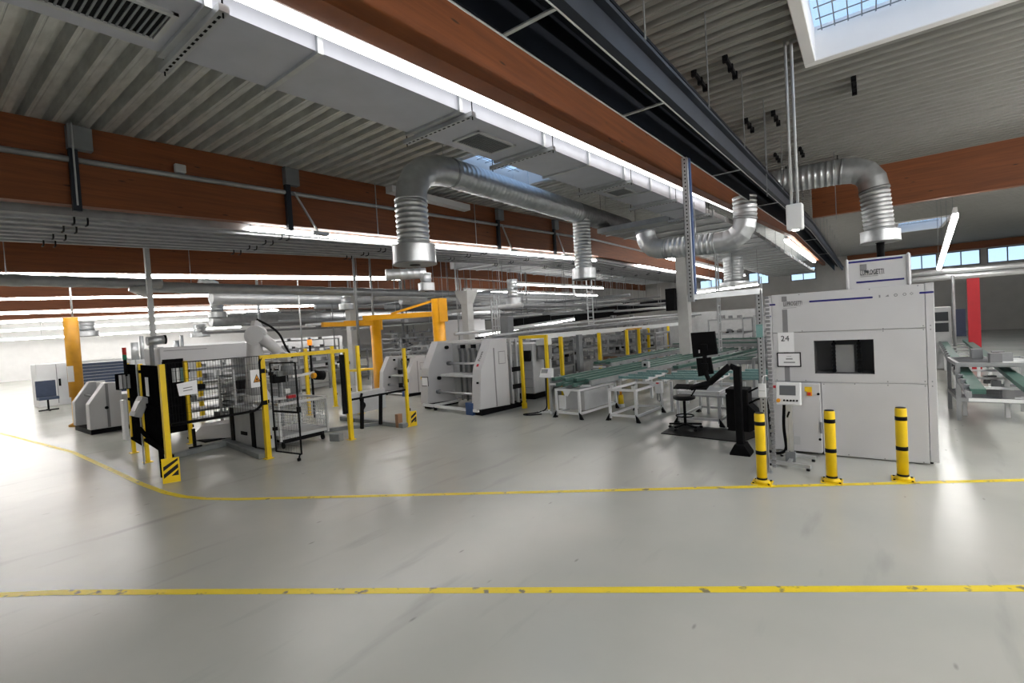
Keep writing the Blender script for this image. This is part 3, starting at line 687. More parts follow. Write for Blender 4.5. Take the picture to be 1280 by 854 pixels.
# bollards
t = thing('bollard', (6.48, 1.13, 0), 'yellow bollard at the foot of the galvanised rack post', 'bollard', 'yellow and black bollards')
b = MB(t); b.tube([(6.48, 1.13, .02), (6.48, 1.13, .85), (6.48, 1.13, .868)], [.058, .058, .052], 24); b.build('post', 'yellow', t)
for z in (.745, .385, .05): b = MB(t); b.cyl((6.48, 1.13, z - .024), (6.48, 1.13, z + .024), .0592, n=24); b.build('black_band', 'black', t)
b = MB(t); b.cyl((6.48, 1.13, .866), (6.48, 1.13, .874), .05, n=24); b.build('cap', 'rubber', t)
b = MB(t); b.box(6.37, 6.59, 1.02, 1.24, 0, .012); b.tube([(6.48, 1.13, .012), (6.48, 1.13, .05)], [.095, .06], 20); b.build('base_plate', 'yellow', t)
for i in (-1, 1):
    for j in (-1, 1): MB(t).cyl((6.48 + .085 * i, 1.13 + .085 * j, .01), (6.48 + .085 * i, 1.13 + .085 * j, .022), .012, n=6).build('bolt', 'black', t)
copy_tree(t, (6.89, .434, 0), 0, 'yellow bollard in the middle, right of the operator panel stand', 'yellow and black bollards')
copy_tree(t, (7.30, -.255, 0), 0, 'rightmost yellow bollard in front of the large machine corner', 'yellow and black bollards')
# rack frame: standing post, crossbar, hanging post
def upright(t, u, v, z0, z1, nm):
    b = MB(t); b.box(u - .04, u + .04, v - .035, v - .028, z0, z1); b.box(u - .04, u + .04, v + .028, v + .035, z0, z1); b.box(u - .04, u - .034, v - .035, v + .035, z0, z1)
    o = b.build(nm, 'galv', t)
    h = MB(t); z = z0 + .06
    while z < z1 - .03: h.box(u - .0415, u - .0405, v - .012, v + .004, z, z + .02); z += .05
    h.build('slots', 'ink', o); return o
t = thing('cable_rack', (6.81, 1.155, 0), 'galvanised rack frame with a post hanging from the black trough', 'rack frame')
upright(t, 6.95, 1.155, 0, 2.40, 'upright'); upright(t, 6.57, 1.90, 2.30, 4.2, 'hanging_upright')
b = MB(t); b.box(6.60, 6.66, 1.85, 1.88, 2.32, 4.2); b.build('blue_rail', 'blue', t)
b = MB(t); b.bar((6.95, 1.12, 2.385), (6.57, 1.95, 2.36), .06, .07); b.build('crossbar', 'galv', t)
b = MB(t); b.box(6.89, 7.01, 1.09, 1.22, 0, .012); b.build('foot_plate', 'galv', t)
b = MB(t); b.box(6.895, 6.908, 1.12, 1.195, 1.78, 1.95); b.build('label_plate', 'teal', t)
t = thing('socket_box', (6.90, 1.155, 1.02), 'small white socket box fixed on the galvanised rack post', 'socket box')
b = MB(t); b.box(6.87, 6.908, 1.11, 1.20, 1.0, 1.18); b.build('box', 'white', t, bevel=.008); b = MB(t); b.box(6.866, 6.87, 1.12, 1.19, 1.085, 1.09); b.build('lid_gap', 'grey', t); b = MB(t); b.tube(fillet([(6.9, 1.15, 1.18), (6.9, 1.14, 1.28), (6.94, 1.10, 1.28)], .05, 4), .008, 6); b.build('cable', 'white', t)
t = thing('cable_chain', (7.05, 1.30, 0), 'dark ribbed cable chain running down behind the rack post', 'cable chain')
b = MB(t)
for i in range(44): b.box(7.06, 7.12, 1.06, 1.10 + .012 * (i % 2), .04 + i * .052, .075 + i * .052)
b.build('chain_links', 'stripe', t)
# black workstation
UW = 7.737
t = thing('workstation_stand', (UW, 1.608, 0), 'black workstation column with a folding arm beside the rack post', 'stand')
b = MB(t); b.box(UW - .06, UW + .06, 1.57, 1.67, .06, 1.32); b.build('column', 'black', t, bevel=.008)
b = MB(t); b.prism([(1.47, 0), (1.75, 0), (1.75, .03), (1.68, .16), (1.55, .16), (1.47, .03)], 'x', UW - .14, UW + .14); b.build('base', 'black', t)
b = MB(t); b.box(UW + .02, UW + .35, 1.50, 1.81, .33, .97); b.build('cabinet', 'black', t, bevel=.01)
b = MB(t); b.prism([(1.50, .33), (1.50, .75), (1.40, .65), (1.36, .40)], 'x', UW + .0, UW + .3); b.build('side_box', 'black', t)
b = MB(t); b.tube([(UW, 1.62, 1.28), (UW - .02, 1.72, 1.33)], .045, 10); b.tube([(UW - .02, 1.72, 1.33), (UW - .05, 2.0, 1.08)], .05, 10); b.build('upper_arm', 'black', t)
b = MB(t); b.tube([(UW - .05, 2.0, 1.06), (UW - .03, 2.06, 1.2), (UW, 2.08, 1.5)], .035, 10); b.tube([(UW - .05, 1.98, 1.08), (UW - .05, 2.3, .98)], .045, 10); b.build('lower_arm', 'black', t)
b = MB(t); b.prism([(UW - .10, .965), (UW + .08, 1.0), (UW + .08, 1.025), (UW - .10, .985)], 'y', 2.05, 2.56); b.build('keyboard_tray', 'black', t)
for v in (1.69, 1.74): b = MB(t); b.cyl((UW - .005, 1.80, .9 if v < 1.7 else .37), (UW + .0195, 1.80, .9 if v < 1.7 else .37), .01, n=8); b.build('status_light', 'white', t)
for z in (.45, .62): 
    b = MB(t); b.tube(fillet([(UW + .1, 1.5, z + .3), (UW + .05, 1.3, z + .42), (UW, 1.22, z + .1), (UW + .1, 1.2, .05)], .15, 6), .014, 7); b.build('cable', 'black', t)
def monitor(v0, v1, z0, z1, label, tilt=.0):
    t = thing('monitor', (UW, (v0 + v1) / 2, z0), label, 'monitor')
    b = MB(t); b.prism([(v1 + .0, z0 - .03), (v1 + .02, z1 - .01), (v0 + .02, z1), (v0 - .01, z0 + .02)], 'x', UW - .03, UW + .02); b.build('housing', 'black', t, bevel=.006)
    b = MB(t); b.prism([(v1 - .02, z0), (v1 + .0, z1 - .03), (v0 + .04, z1 - .02), (v0 + .01, z0 + .04)], 'x', UW + .0205, UW + .022); b.build('screen', 'glassdark', t)
    b = MB(t); b.box(UW - .07, UW - .03, (v0 + v1) / 2 - .05, (v0 + v1) / 2 + .05, z0 + .08, z0 + .18); b.build('mount', 'black', t)
    return t
m1 = monitor(1.89, 2.25, 1.49, 1.86, 'upper large black monitor seen from behind on the workstation arm')
b = MB(m1); b.box(UW - .033, UW - .03, 2.14, 2.16, 1.53, 1.58); b.build('sticker', 'white', m1)
monitor(1.965, 2.185, 1.19, 1.46, 'lower smaller black monitor below the large one on the workstation arm')
# stool and mat
t = thing('work_stool', (9.05, 2.84, 0), 'black round work stool on castors standing on the dark mat', 'stool')
b = MB(t); b.tube([(9.05, 2.84, .56), (9.05, 2.84, .585), (9.05, 2.84, .63), (9.05, 2.84, .645)], [.15, .20, .20, .16], 24); b.build('seat', 'rubber', t)
b = MB(t); b.cyl((9.05, 2.84, .1), (9.05, 2.84, .57), .026, n=12); b.build('column', 'black', t)
b = MB(t); b.tube([(9.05 + .16 * math.cos(a * .5236), 2.84 + .16 * math.sin(a * .5236), .26) for a in range(13)], .012, 6); b.bar((8.9, 2.84, .26), (9.2, 2.84, .26), .015); b.build('foot_ring', 'black', t)
for i in range(5):
    a = i * 2 * PI / 5 + .3; d = Vector((math.cos(a), math.sin(a), 0)); o = Vector((9.05, 2.84, 0))
    b = MB(t); b.bar(o + Vector((0, 0, .11)), o + d * .30 + Vector((0, 0, .085)), .04, .03); lg = b.build('leg', 'black', t)
    b = MB(t); e = Vector((-d.y, d.x, 0)) * .02; b.cyl(o + d * .29 - e + Vector((0, 0, .033)), o + d * .29 + e + Vector((0, 0, .033)), .028, n=12); b.build('castor', 'rubber', lg)
b = MB(t); b.bar((9.0, 2.72, .6), (9.04, 2.60, .80), .05, .02); b.build('back_bar', 'black', t)
b = MB(); b.prism([(8.53, 3.125), (8.40, 1.76), (9.25, 1.50), (9.36, 3.14)], 'z', 0, .014); tag(b.build('floor_mat', 'rubber'), 'black rubber floor mat under the stool and workstation', 'mat')

# ================================================================ CONVEYOR TABLES
def table(u, v, wd, dp, h, rz, label, m='white', mid=.12, feet=True):
    t = thing('conveyor_table', (u, v, 0), label, 'table', 'white conveyor tables', rz)
    q = .045
    for x in (0, dp):
        for y in (-wd / 2, wd / 2):
            l = MB().box(x - q / 2, x + q / 2, y - q / 2, y + q / 2, .05, h).build('leg', m, t)
            MB().cyl((x, y, 0), (x, y, .06), .012, n=6).build('foot', 'black', l)
            if feet: MB().prism([(y - .015, 0), (y - .10 if y < 0 else y + .10, 0), (y, .16)] if y < 0 else [(y + .015, 0), (y, .16), (y + .10, 0)], 'x', x - .05, x + .0).build('foot_gusset', 'black', l)
    for z in (h - q / 2, mid):
        b = MB()
        for y in (-wd / 2, wd / 2): b.bar((0, y, z), (dp, y, z), q)
        for x in (0, dp): b.bar((x, -wd / 2, z), (x, wd / 2, z), q)
        b.build('top_frame' if z > .3 else 'lower_frame', m, t)
    return t
ta = table(9.22, 5.46, .62, 1.55, .66, -.09, 'white conveyor table nearest the winding machine, under the green belts')
for y in (-.2, .05, .24): MB().box(-.05, 1.7, y - .03, y + .03, .72, .79).build('green_rail', 'green', ta)
MB().box(.25, 1.3, -.28, .28, .16, .58).build('grey_tank', 'lightgrey', ta)
MB().box(.03, .06, .1, .27, .2, .5).build('white_cover', 'white', ta)
b = MB(); b.prism([(-.12, .64), (-.02, .50), (.04, .50), (.12, .64)], 'x', -.03, -.015); b.build('bracket', 'white', ta)
b = MB()
for x in (.1, .5, .9, 1.3): b.cyl((x, -.28, .72), (x, .28, .72), .02, n=8)
b.build('roller', 'grey', ta)
tb = table(9.32, 4.2, .6, 1.25, .68, -.07, 'white conveyor table with the red labelled box, second from the winding machine')
b = MB(); b.box(.88, 1.0, -.47, -.33, .48, .74); bx = b.build('control_box', 'white', tb, bevel=.006); MB().box(.872, .88, -.42, -.36, .69, .72).build('red_label', 'red', bx)
b = MB(); b.tube(fillet([(.95, -.40, .48), (.95, -.42, .30), (1.05, -.30, .28), (1.05, -.3, .5)], .08, 5), .01, 6); b.build('cable', 'grey', bx)
for y in (-.25, .25): MB().prism([(.05 + y * .0 + y - .03, .7), (y + .03, .7), (y + .055, .76), (y - .0, .76)] if False else [(y - .02, .66), (y + .02, .66), (y + .045, .75), (y - .045, .75)], 'x', .0, .04).build('support_bracket', 'white', tb)
tc = table(9.50, 2.72, .78, 1.3, .66, -.05, 'white conveyor table standing behind the black stool')
MB().box(-.05, 1.2, -1.2, .35, .56, .59).build('grey_top', 'lightgrey', tc)
MB().box(.0, 1.1, -.95, -.9, .1, .56).build('side_panel', 'lightgrey', tc)
# teal roller lanes running crosswise over the tables
def lane(u0, u1, v0, v1, z, label, n=4, m='teal', legs=True, rz=0., grp='teal roller lanes'):
    t = thing('roller_lane', ((u0 + u1) / 2, (v0 + v1) / 2, z), label, 'conveyor', grp)
    for i in range(n):
        u = u0 + (u1 - u0) * i / max(1, n - 1)
        b = MB(t); b.box(u - .03, u + .03, v0, v1, z, z + .055); b.build('rail', m, t)
        j = v0 + .1
        while j < v1: MB(t).cyl((u - .032, j, z + .045), (u + .032, j, z + .045), .018, n=8).build('roller', 'teal', t); j += .2
    b = MB(t)
    for v in (v0 + .1, (v0 + v1) / 2, v1 - .1): b.box(u0, u1, v - .03, v + .03, z - .06, z)
    b.build('cross_beam', 'white', t)
    if legs:
        for u in (u0 + .1, u1 - .1):
            for v in (v0 + .25, v1 - .25): b = MB(t); b.box(u - .025, u + .025, v - .025, v + .025, 0, z - .06); b.build('leg', 'white', t)
    return t
lane(10.60, 11.95, 4.12, 5.45, .74, 'teal roller lane on the white tables left of the stool', 4, legs=False)
lane(10.60, 11.95, 2.6, 3.88, .74, 'teal roller lane behind the black monitors', 4)
lane(10.75, 12.3, .9, 2.4, .74, 'teal roller lane right of the black column, behind the rack post', 4)
MB_b = thing('hand_wheel_box', (12.2, 4.75, .82), 'small pale box with a round hole on the green conveyor', 'box')
b = MB(MB_b); b.box(12.1, 12.25, 4.68, 4.86, .84, 1.0); b.build('box', 'lightgrey', MB_b, bevel=.01); b = MB(MB_b); b.cyl((12.09, 4.77, .92), (12.1, 4.77, .92), .035, n=14); b.build('hole', 'black', MB_b)
# long green conveyors going away
def green_line(p, q, wd, z, n, label, m='green', grp='long green conveyors'):
    p, q = Vector((*p, z)), Vector((*q, z)); d = (q - p).normalized(); s = Vector((-d.y, d.x, 0))
    t = thing('belt_conveyor', p * .5 + q * .5, label, 'conveyor', grp)
    for i in range(n):
        o = s * (wd * (i / max(1, n - 1) - .5)); b = MB(t); b.bar(p + o, q + o, .10 if n > 2 else .16, .07); b.build('belt', m, t)
    b = MB(t); L = (q - p).length; k = int(L / 1.3)
    for sg in (-1, 1): b.bar(p + s * (sg * (wd / 2 + .09)) - Vector((0, 0, .06)), q + s * (sg * (wd / 2 + .09)) - Vector((0, 0, .06)), .05, .12)
    b.build('side_frame', 'galvdark', t)
    for i in range(k + 1):
        c = p + d * (L * i / k); MB(t).bar(c - s * (wd / 2 + .1) - Vector((0, 0, .12)), c + s * (wd / 2 + .1) - Vector((0, 0, .12)), .04, .04).build('cross_tie', 'white', t)
    for i in range(2, k + 1, 2):
        for sg in (-1, 1):
            c = p + d * (L * (i + .1) / (k + .2)) + s * (sg * wd / 2); b = MB(t); b.box(c.x - .03, c.x + .03, c.y - .03, c.y + .03, 0, z - .1); b.build('leg', 'white', t)
    for i in range(k * 2): c = p + d * (L * (i + .5) / (k * 2)) + s * (wd / 2 + .1); MB(t).cbox(c + Vector((0, 0, .02)), (.09, .06, .07)).build('motor_box', 'grey', t)
    return t
green_line((9.5, 5.55), (19.5, 4.35), .95, .83, 4, 'long green belt conveyor leading away from the winding machine')
green_line((15., 3.6), (15.6, 1.2), .8, .8, 3, 'green cross conveyor behind the lower monitor')
green_line((12.6, 3.9), (20., 3.0), .5, .8, 2, 'narrow green conveyor between the monitors and the white column')
green_line((19.5, 6.3), (18.4, 1.2), .5, 1.05, 2, 'raised green conveyor crossing behind the large monitor')
green_line((23.5, 7.), (22.2, 1.), .6, 1.0, 3, 'far green conveyor seen between the monitor and rack post')
green_line((12.9, 6.4), (22., 5.9), .4, .9, 2, 'green conveyor along the row of yellow fence posts')
# clutter frames on the lines
def frame_unit(u, v, w_, d_, h, label, m='galvdark', shelves=2, rz=0., panel=False, grp='machine frames along the lines'):
    t = thing('roller_machine', (u, v, 0), label, 'machine frame', grp, rz)
    for x in (0, w_):
        for y in (0, d_): MB().box(x - .03, x + .03, y - .03, y + .03, 0, h).build('post', m, t)
    for i in range(shelves + 1):
        z = h * (i + .6) / (shelves + .62); b = MB()
        for y in (0, d_): b.box(0, w_, y - .025, y + .025, z - .03, z + .03)
        for x in (0, w_): b.box(x - .025, x + .025, 0, d_, z - .03, z + .03)
        for kx in range(1, 5): b.cyl((w_ * kx / 5, 0, z), (w_ * kx / 5, d_, z), .03, n=8)
        b.box(.03, w_ - .03, .03, d_ - .03, z - .05, z - .03); b.build('roller_shelf', m if i % 2 else 'galvdark', t)
        for kx in range(4): q_ = random.random(); MB().cbox((w_ * (.12 + .25 * kx), d_ * (.2 + .5 * q_), z + .09), (.14 + .1 * q_, .15, .12 + .1 * q_)).build('feed_unit', ('stripe', 'galvdark', 'dark', 'grey')[int(random.random() * 4)], t)
    if panel:
        MB().box(.05, w_ - .05, .02, d_ - .02, .1, h * .45).build('drive_box', panel if isinstance(panel, str) else 'grey', t)
    for i in range(3): MB().cbox((w_ * (.15 + .3 * i), d_ / 2, h * .62 + .05 * (i % 2)), (.1, .12, .14)).build('drive_unit', 'black' if shelves > 1 else 'grey', t)
    return t
frame_unit(16.4, 1.9, 1.2, .9, 1.25, 'grey machine frame behind the black arm', shelves=1)
frame_unit(13.3, 1.5, 1.5, .9, .95, 'low grey machine frame right of the black arm', shelves=1, panel=True)
frame_unit(20.5, 2.2, 1.6, .8, 1.6, 'grey machine frame deep between monitor and rack post', panel=True)
frame_unit(25., 2.0, 2.4, 2.4, 2.0, 'far grey machine frame behind the rack post', panel='lightgrey')
frame_unit(25.5, 5.0, 2.4, 1.6, 1.9, 'far grey machine frame behind the white column', panel='lightgrey')
frame_unit(18.5, 6.8, 1.6, 1.2, 1.55, 'grey machine frame left of the white column', panel='cardboard')
# ---------------- aisle at the right edge
t = green_line((9.2, -1.45), (21., -2.15), .55, .82, 2, 'green conveyor along the right edge behind the large machine')
frame_unit(11.4, -2.2, 1.2, 1.0, 1.0, 'low machine frame at the right edge of the photo', m='galvdark', shelves=1)
t = thing('display_cabinet', (20, -1.7, 1.0), 'grey cabinet with two dark screens at the right edge', 'cabinet')
b = MB(t); b.box(20., 20.5, -2.0, -1.45, 0, 1.95); b.build('body', 'lightgrey', t, bevel=.02)
for z in (1.17, 1.51): b = MB(t); b.box(19.98, 20., -1.93, -1.6, z, z + .28); b.build('screen', 'glassdark', t)
b = MB(); b.box(19.6, 19.7, -2.6, -2.33, 0, 2.75); tag(b.build('red_cabinet', 'red'), 'red upright panel at the right edge of the photo', 'panel')
b = MB(); b.box(20.3, 20.35, -2.36, -2.08, 1.0, 1.85); tag(b.build('blue_cabinet', 'navyshutter'), 'dark blue panel beside the red upright', 'panel')
b = MB(); b.cyl((19.9, -2.05, 0), (19.9, -2.05, 2.9), .04, n=8); tag(b.build('steel_pole', 'galvdark'), 'thin grey pole between the two screens and blue panel', 'pole')
# ================================================================ LEFT: robot cell
FL = lambda u: 8.92 + (u - 2.68) * (8.45 - 8.92) / (7.2 - 2.68)    # front line of the cell fence
FH = 1.84
def yellow_post(t, u, v, h=FH, w=.06, nm='post', m='yellow'):
    b = MB(t); b.box(u - w / 2, u + w / 2, v - w / 2, v + w / 2, .0, h); p = b.build(nm, m, t)
    b = MB(t); b.box(u - .07, u + .07, v - .07, v + .07, 0, .012); b.build('foot_plate', m, p)
    b = MB(t)
    for z in (.35, 1.0, 1.55): b.box(u + w / 2, u + w / 2 + .03, v - .03, v + .03, z, z + .06)
    b.build('clip', 'black', p); return p
def mesh_panel(t, p, q, z0, z1, nx, nz, frame=.025, fm='black', wm='black', r=.0028, nm='mesh_panel'):
    p, q = Vector((*p, 0)), Vector((*q, 0)); Z = Vector((0, 0, 1)); b = MB(t)
    for a, c in ((p + Z * z0, q + Z * z0), (p + Z * z1, q + Z * z1), (p + Z * z0, p + Z * z1), (q + Z * z0, q + Z * z1)): b.bar(a, c, frame)
    f = b.build(nm, fm, t); b = MB(t)
    for i in range(1, nx): c = p.lerp(q, i / nx); b.bar(c + Z * z0, c + Z * z1, r * 2)
    for i in range(1, nz): z = z0 + (z1 - z0) * i / nz; b.bar(p + Z * z, q + Z * z, r * 2)
    b.build('wire_mesh', wm, f); return f
def hazard_guard(t, c, r, w=.15, h=.34):
    """yellow corner guard with slanting black stripes; r = horizontal direction of its face"""
    r = Vector((*r, 0)).normalized(); nn = Vector((r.y, -r.x, 0)); c = Vector((*c, 0))
    b = MB(t); vs = []
    for z in (0, h):
        for a, d in ((-w / 2, 0), (w / 2, 0), (w / 2, -.012), (-w / 2, -.012)): vs.append(c + r * a + nn * d + Vector((0, 0, z)))
    b.add(vs, [(0, 1, 2, 3), (4, 5, 6, 7), (0, 1, 5, 4), (1, 2, 6, 5), (2, 3, 7, 6), (3, 0, 4, 7)])
    for z in (0, h):
        pass
    g = b.build('corner_guard', 'yellow', t); b = MB(t)
    for k in range(3):
        z = h * (.0, .20, .50)[k]; pts = []; e = w * .62
        for a, dz in ((-w * .42, 0), (w * .42, e), (w * .42, e + h * .17), (-w * .42, h * .17)):
            zz = min(h - .012, z + dz); pts.append(c + r * a + nn * .002 + Vector((0, 0, zz)))
        if k == 9: pts = [c + r * (-w * .42) + nn * .002 + Vector((0, 0, h * .80)), c + r * (w * .1) + nn * .002 + Vector((0, 0, h * .97)), c + r * (-w * .42) + nn * .002 + Vector((0, 0, h * .97))]
        if k == 0: pts = [c + r * (w * .0) + nn * .002 + Vector((0, 0, h * .27)), c + r * (w * .42) + nn * .002 + Vector((0, 0, h * .27)), c + r * (w * .42) + nn * .002 + Vector((0, 0, h * .50))]
        b.add(pts, [tuple(range(len(pts)))])
    b.build('black_stripes', 'ink', g); return g
# fence with the three yellow posts on the left side
t = thing('safety_fence', (2.9, 10.5, 0), 'black curtained fence side with yellow posts at the left of the robot cell', 'fence')
pa = yellow_post(t, 2.70, 8.93, 1.85, .075); hazard_guard(t, (2.68, 8.80), (.8, -.35), .23, .385)
b = MB(t); b.box(2.74, 2.82, 8.87, 8.99, 0, .10); b.build('kerb_stub', 'kerb', t)
yellow_post(t, 2.95, 10.84, 1.84); yellow_post(t, 3.09, 12.15, 1.84)
for (u0, v0), (u1, v1), z0, z1 in (((2.73, 9.05), (2.94, 10.76), .42, 1.82), ((2.96, 10.9), (3.08, 12.07), .30, 1.82)):
    b = MB(t); b.bar((u0, v0, (z0 + z1) / 2), (u1, v1, (z0 + z1) / 2), .02, z1 - z0); c = b.build('black_curtain', 'curtain', t)
    b = MB(t)
    for z in (z1 - .12, z0 + .02, 1.12): b.bar((u0 - .02, v0, z), (u1 - .02, v1, z), .05, .05)
    b.build('curtain_rail', 'curtain', c)
b = MB(t); b.tube(fillet([(2.93, 11.3, .74), (2.80, 10.4, .62), (2.66, 9.25, .55), (2.66, 9.1, .5), (2.66, 9.1, .05)], .15, 5), .035, 8); b.build('bumper_tube', 'curtain', t)
t = thing('document_pocket', (2.78, 9.9, 1.3), 'light blue document pocket on the black curtain', 'pocket'); b = MB(t); b.bar((2.775, 9.86, 1.46), (2.79, 10.04, 1.46), .012, .32); b.build('sheet', 'paper', t)
t = thing('operator_terminal', (2.80, 10.4, 1.0), 'tilted grey operator terminal hanging on the black curtain', 'control panel')
rm = Matrix.Rotation(R(-38), 3, 'Y')
b = MB(t); b.cbox((2.78, 10.42, 1.09), (.12, .30, .36), Matrix.Rotation(R(25), 3, 'Y')); hs = b.build('housing', 'lightgrey', t, bevel=.01)
b = MB(t); b.cbox((2.722, 10.42, 1.115), (.006, .24, .20), Matrix.Rotation(R(25), 3, 'Y')); b.build('screen', 'screen', hs)
b = MB(t); b.bar((2.85, 10.42, 1.05), (2.93, 10.35, 1.2), .03); b.build('bracket', 'grey', t)
tag(MB().cyl((2.86, 10.72, 0), (2.86, 10.72, 1.92), .012, n=8).build('steel_rod', 'lightgrey'), 'thin upright grey rod in front of the black curtain', 'rod')
t = thing('signal_tower', (2.95, 11.7, 1.8), 'signal tower with red and green lamps above the black fence', 'signal lamp')
MB(t).cyl((2.95, 11.7, 1.6), (2.95, 11.7, 1.92), .03, n=12).build('stem', 'black', t); MB(t).cyl((2.95, 11.7, 1.92), (2.95, 11.7, 2.02), .035, n=12).build('green_lamp', 'lampgreen', t); MB(t).cyl((2.95, 11.7, 2.02), (2.95, 11.7, 2.16), .034, n=12).build('red_lamp', 'lampred', t)
t = thing('file_holder', (2.85, 12.0, 1.4), 'black holder with white files left of the fence posts', 'file holder')
b = MB(t); b.box(2.82, 3.02, 11.70, 11.9, 1.34, 1.65); b.build('holder', 'curtain', t)
for k in range(3): b = MB(t); b.box(2.83 + k * .062, 2.875 + k * .062, 11.68, 11.7, 1.36, 1.63); b.build('file', ('paper', 'lightgrey', 'lightgrey')[k], t)
# second fence row behind
t = thing('safety_fence', (3.75, 11., 0), 'inner black fence with two yellow posts behind the paper notice', 'fence')
yellow_post(t, 4.03, 11.88, 1.80, .07); yellow_post(t, 5.52, 15.3, 1.80, .10)
b = MB(t); b.box(3.66, 4.04, 12.0, 12.03, .28, 1.86); b.build('black_curtain', 'curtain', t); b = MB(t); b.box(4.62, 4.92, 14.3, 14.34, .1, 1.83); b.build('black_curtain', 'curtain', t)
b = MB(t); b.box(3.64, 4.0, 11.97, 12.0, 1.72, 1.82); b.build('curtain_rail', 'curtain', t)
for k in range(3): b = MB(t); b.box(3.80 + k * .08, 3.86 + k * .08, 11.955, 11.97, 1.36, 1.66); b.build('hanging_file', ('lightgrey', 'paper', 'teal')[k], t)
# upper mesh over the loading gap
t = thing('mesh_screen', (3.4, 8.85, 0), 'black wire mesh screen over the loading gap of the robot cell', 'mesh screen')
mesh_panel(t, (2.76, FL(2.76)), (4.13, FL(4.13)), .90, 1.86, 34, 7, .012, r=.0018)
b = MB(t); b.tube(fillet([(2.76, FL(2.76) - .03, .88), (4.0, FL(4.0) - .03, .90), (4.12, FL(4.1) - .03, 1.0), (4.12, FL(4.1) - .03, 1.78), (4.18, FL(4.1) - .03, 1.84)], .1, 6), .022, 8); b.build('rubber_edge', 'black', t)
b = MB(t); b.box(4.12, 4.2, FL(4.1) - .05, FL(4.1) + .0, 1.55, 1.63); b.box(4.12, 4.2, FL(4.1) - .05, FL(4.1), .98, 1.06); b.build('clamp', 'black', t)
b = MB(t); b.bar((3.72, 10.8, .1), (3.70, 10.75, .48), .05); b.bar((3.62, 10.8, .11), (3.84, 10.8, .11), .05, .03); b.build('support_leg', 'black', t)
s = thing('paper_notice', (3.0, 8.84, 1.33), 'white paper notice with two lines of print hung at the corner post', 'notice')
b = MB(s); b.add([(2.86, 8.84, 1.52), (3.135, 8.81, 1.555), (3.135, 8.81, 1.335), (2.885, 8.84, 1.325), (2.86, 8.845, 1.52), (3.135, 8.815, 1.555), (3.135, 8.815, 1.335), (2.885, 8.845, 1.325)], [(0, 1, 2, 3), (7, 6, 5, 4), (0, 4, 5, 1), (1, 5, 6, 2), (2, 6, 7, 3), (3, 7, 4, 0)]); b.build('paper', 'paper', s)
for k in range(2): MB(s).bar((2.94, 8.828, 1.44 - .042 * k), (3.065, 8.814, 1.452 - .042 * k), .004, .014).build('printed_line', 'stripe', s)
s = thing('warning_sign', (4.04, 8.75, 1.31), 'white warning sign with an orange triangle on the wire mesh', 'sign')
b = MB(s); b.box(3.945, 4.15, 8.735, 8.741, 1.315, 1.625); b.build('plate', 'paper', s)
b = MB(s); b.add([(3.985, 8.733, 1.40), (4.115, 8.733, 1.40), (4.05, 8.733, 1.55)], [(0, 1, 2)]); b.build('triangle', 'ink', s)
b = MB(s); b.add([(4.0, 8.731, 1.408), (4.10, 8.731, 1.408), (4.05, 8.731, 1.528)], [(0, 1, 2)]); b.build('orange_field', 'orange', s)
b = MB(s); b.disc((4.05, 8.7295, 1.455), (0, 1, 0), .016, 12, .001); b.bar((4.02, 8.7295, 1.42), (4.085, 8.7295, 1.43), .001, .012); b.build('laser_symbol', 'ink', s)
# gate portal
UD, UE = 4.17, 5.78
t = thing('gate_portal', (5., 8.75, 0), 'yellow gate portal with a lintel over the wire cage trolley', 'gate')
yellow_post(t, UD, FL(UD), 1.80, .08); yellow_post(t, UE, FL(UE), 1.80, .08)
b = MB(t); b.bar((UD - .04, FL(UD), 1.835), (UE + .04, FL(UE), 1.835), .08, .07); b.build('lintel', 'yellow', t)
b = MB(t); b.bar((UD, FL(UD) + .05, .02), (UD, FL(UD) + .05, .75), .05); b.build('post_sleeve', 'yellow', t)
b = MB(t); b.box(UE - .13, UE - .05, FL(UE) - .02, FL(UE) + .04, .55, 1.76); b.build('light_curtain', 'black', t)
b = MB(t); b.bar((UE + .03, FL(UE), 1.83), (UE + .35, FL(UE) + 1.2, 1.83), .07, .05); b.build('side_rail', 'yellow', t)
# open swing door of black mesh
t = thing('swing_door', (4.2, 8.75, 0), 'black mesh swing door standing open on a castor at the gate', 'door')
mesh_panel(t, (4.27, 8.68), (4.36, 7.98), .12, 1.72, 16, 12, .022, r=.0013)
b = MB(t); b.bar((4.28, 8.66, .85), (4.36, 7.98, .85), .03); b.build('mid_rail', 'black', t)
b = MB(t); b.bar((4.35, 8.02, .11), (4.33, 8.02, .05), .02); b.cyl((4.31, 8.02, .03), (4.35, 8.02, .03), .03, n=12); b.build('castor', 'black', t)
b = MB(t); b.box(4.24, 4.30, 8.62, 8.70, .5, .56); b.box(4.24, 4.3, 8.62, 8.7, 1.5, 1.56); b.build('hinge', 'black', t)
b = MB(t); b.cbox((4.36, 7.97, .9), (.05, .06, .10)); b.build('latch', 'black', t)
# wire cage trolley
t = thing('cage_trolley', (5.1, 9.8, 0), 'galvanised wire cage trolley standing inside the yellow gate', 'trolley')
x0, x1, y0, y1 = 4.62, 5.62, 9.17, 10.2
b = MB(t); b.box(x0, x1, y0, y1, .19, .25); b.build('deck', 'lightgrey', t); b = MB(t); b.box(x0 + .1, x1 - .1, y0 + .06, y1 - .06, .10, .19); b.build('deck_shadow', 'black', t)  # black box stands in for the shadow under the deck
for x in (x0, x1):
    for y in (y0, y1): b = MB(t); b.box(x - .02, x + .02, y - .02, y + .02, .16, .90); b.build('post', 'alu', t)
b = MB(t)
for z in (.88,):
    for p, q in (((x0, y0, z), (x1, y0, z)), ((x0, y1, z), (x1, y1, z)), ((x0, y0, z), (x0, y1, z)), ((x1, y0, z), (x1, y1, z))): b.bar(p, q, .045)
b.build('top_rail', 'alu', t)
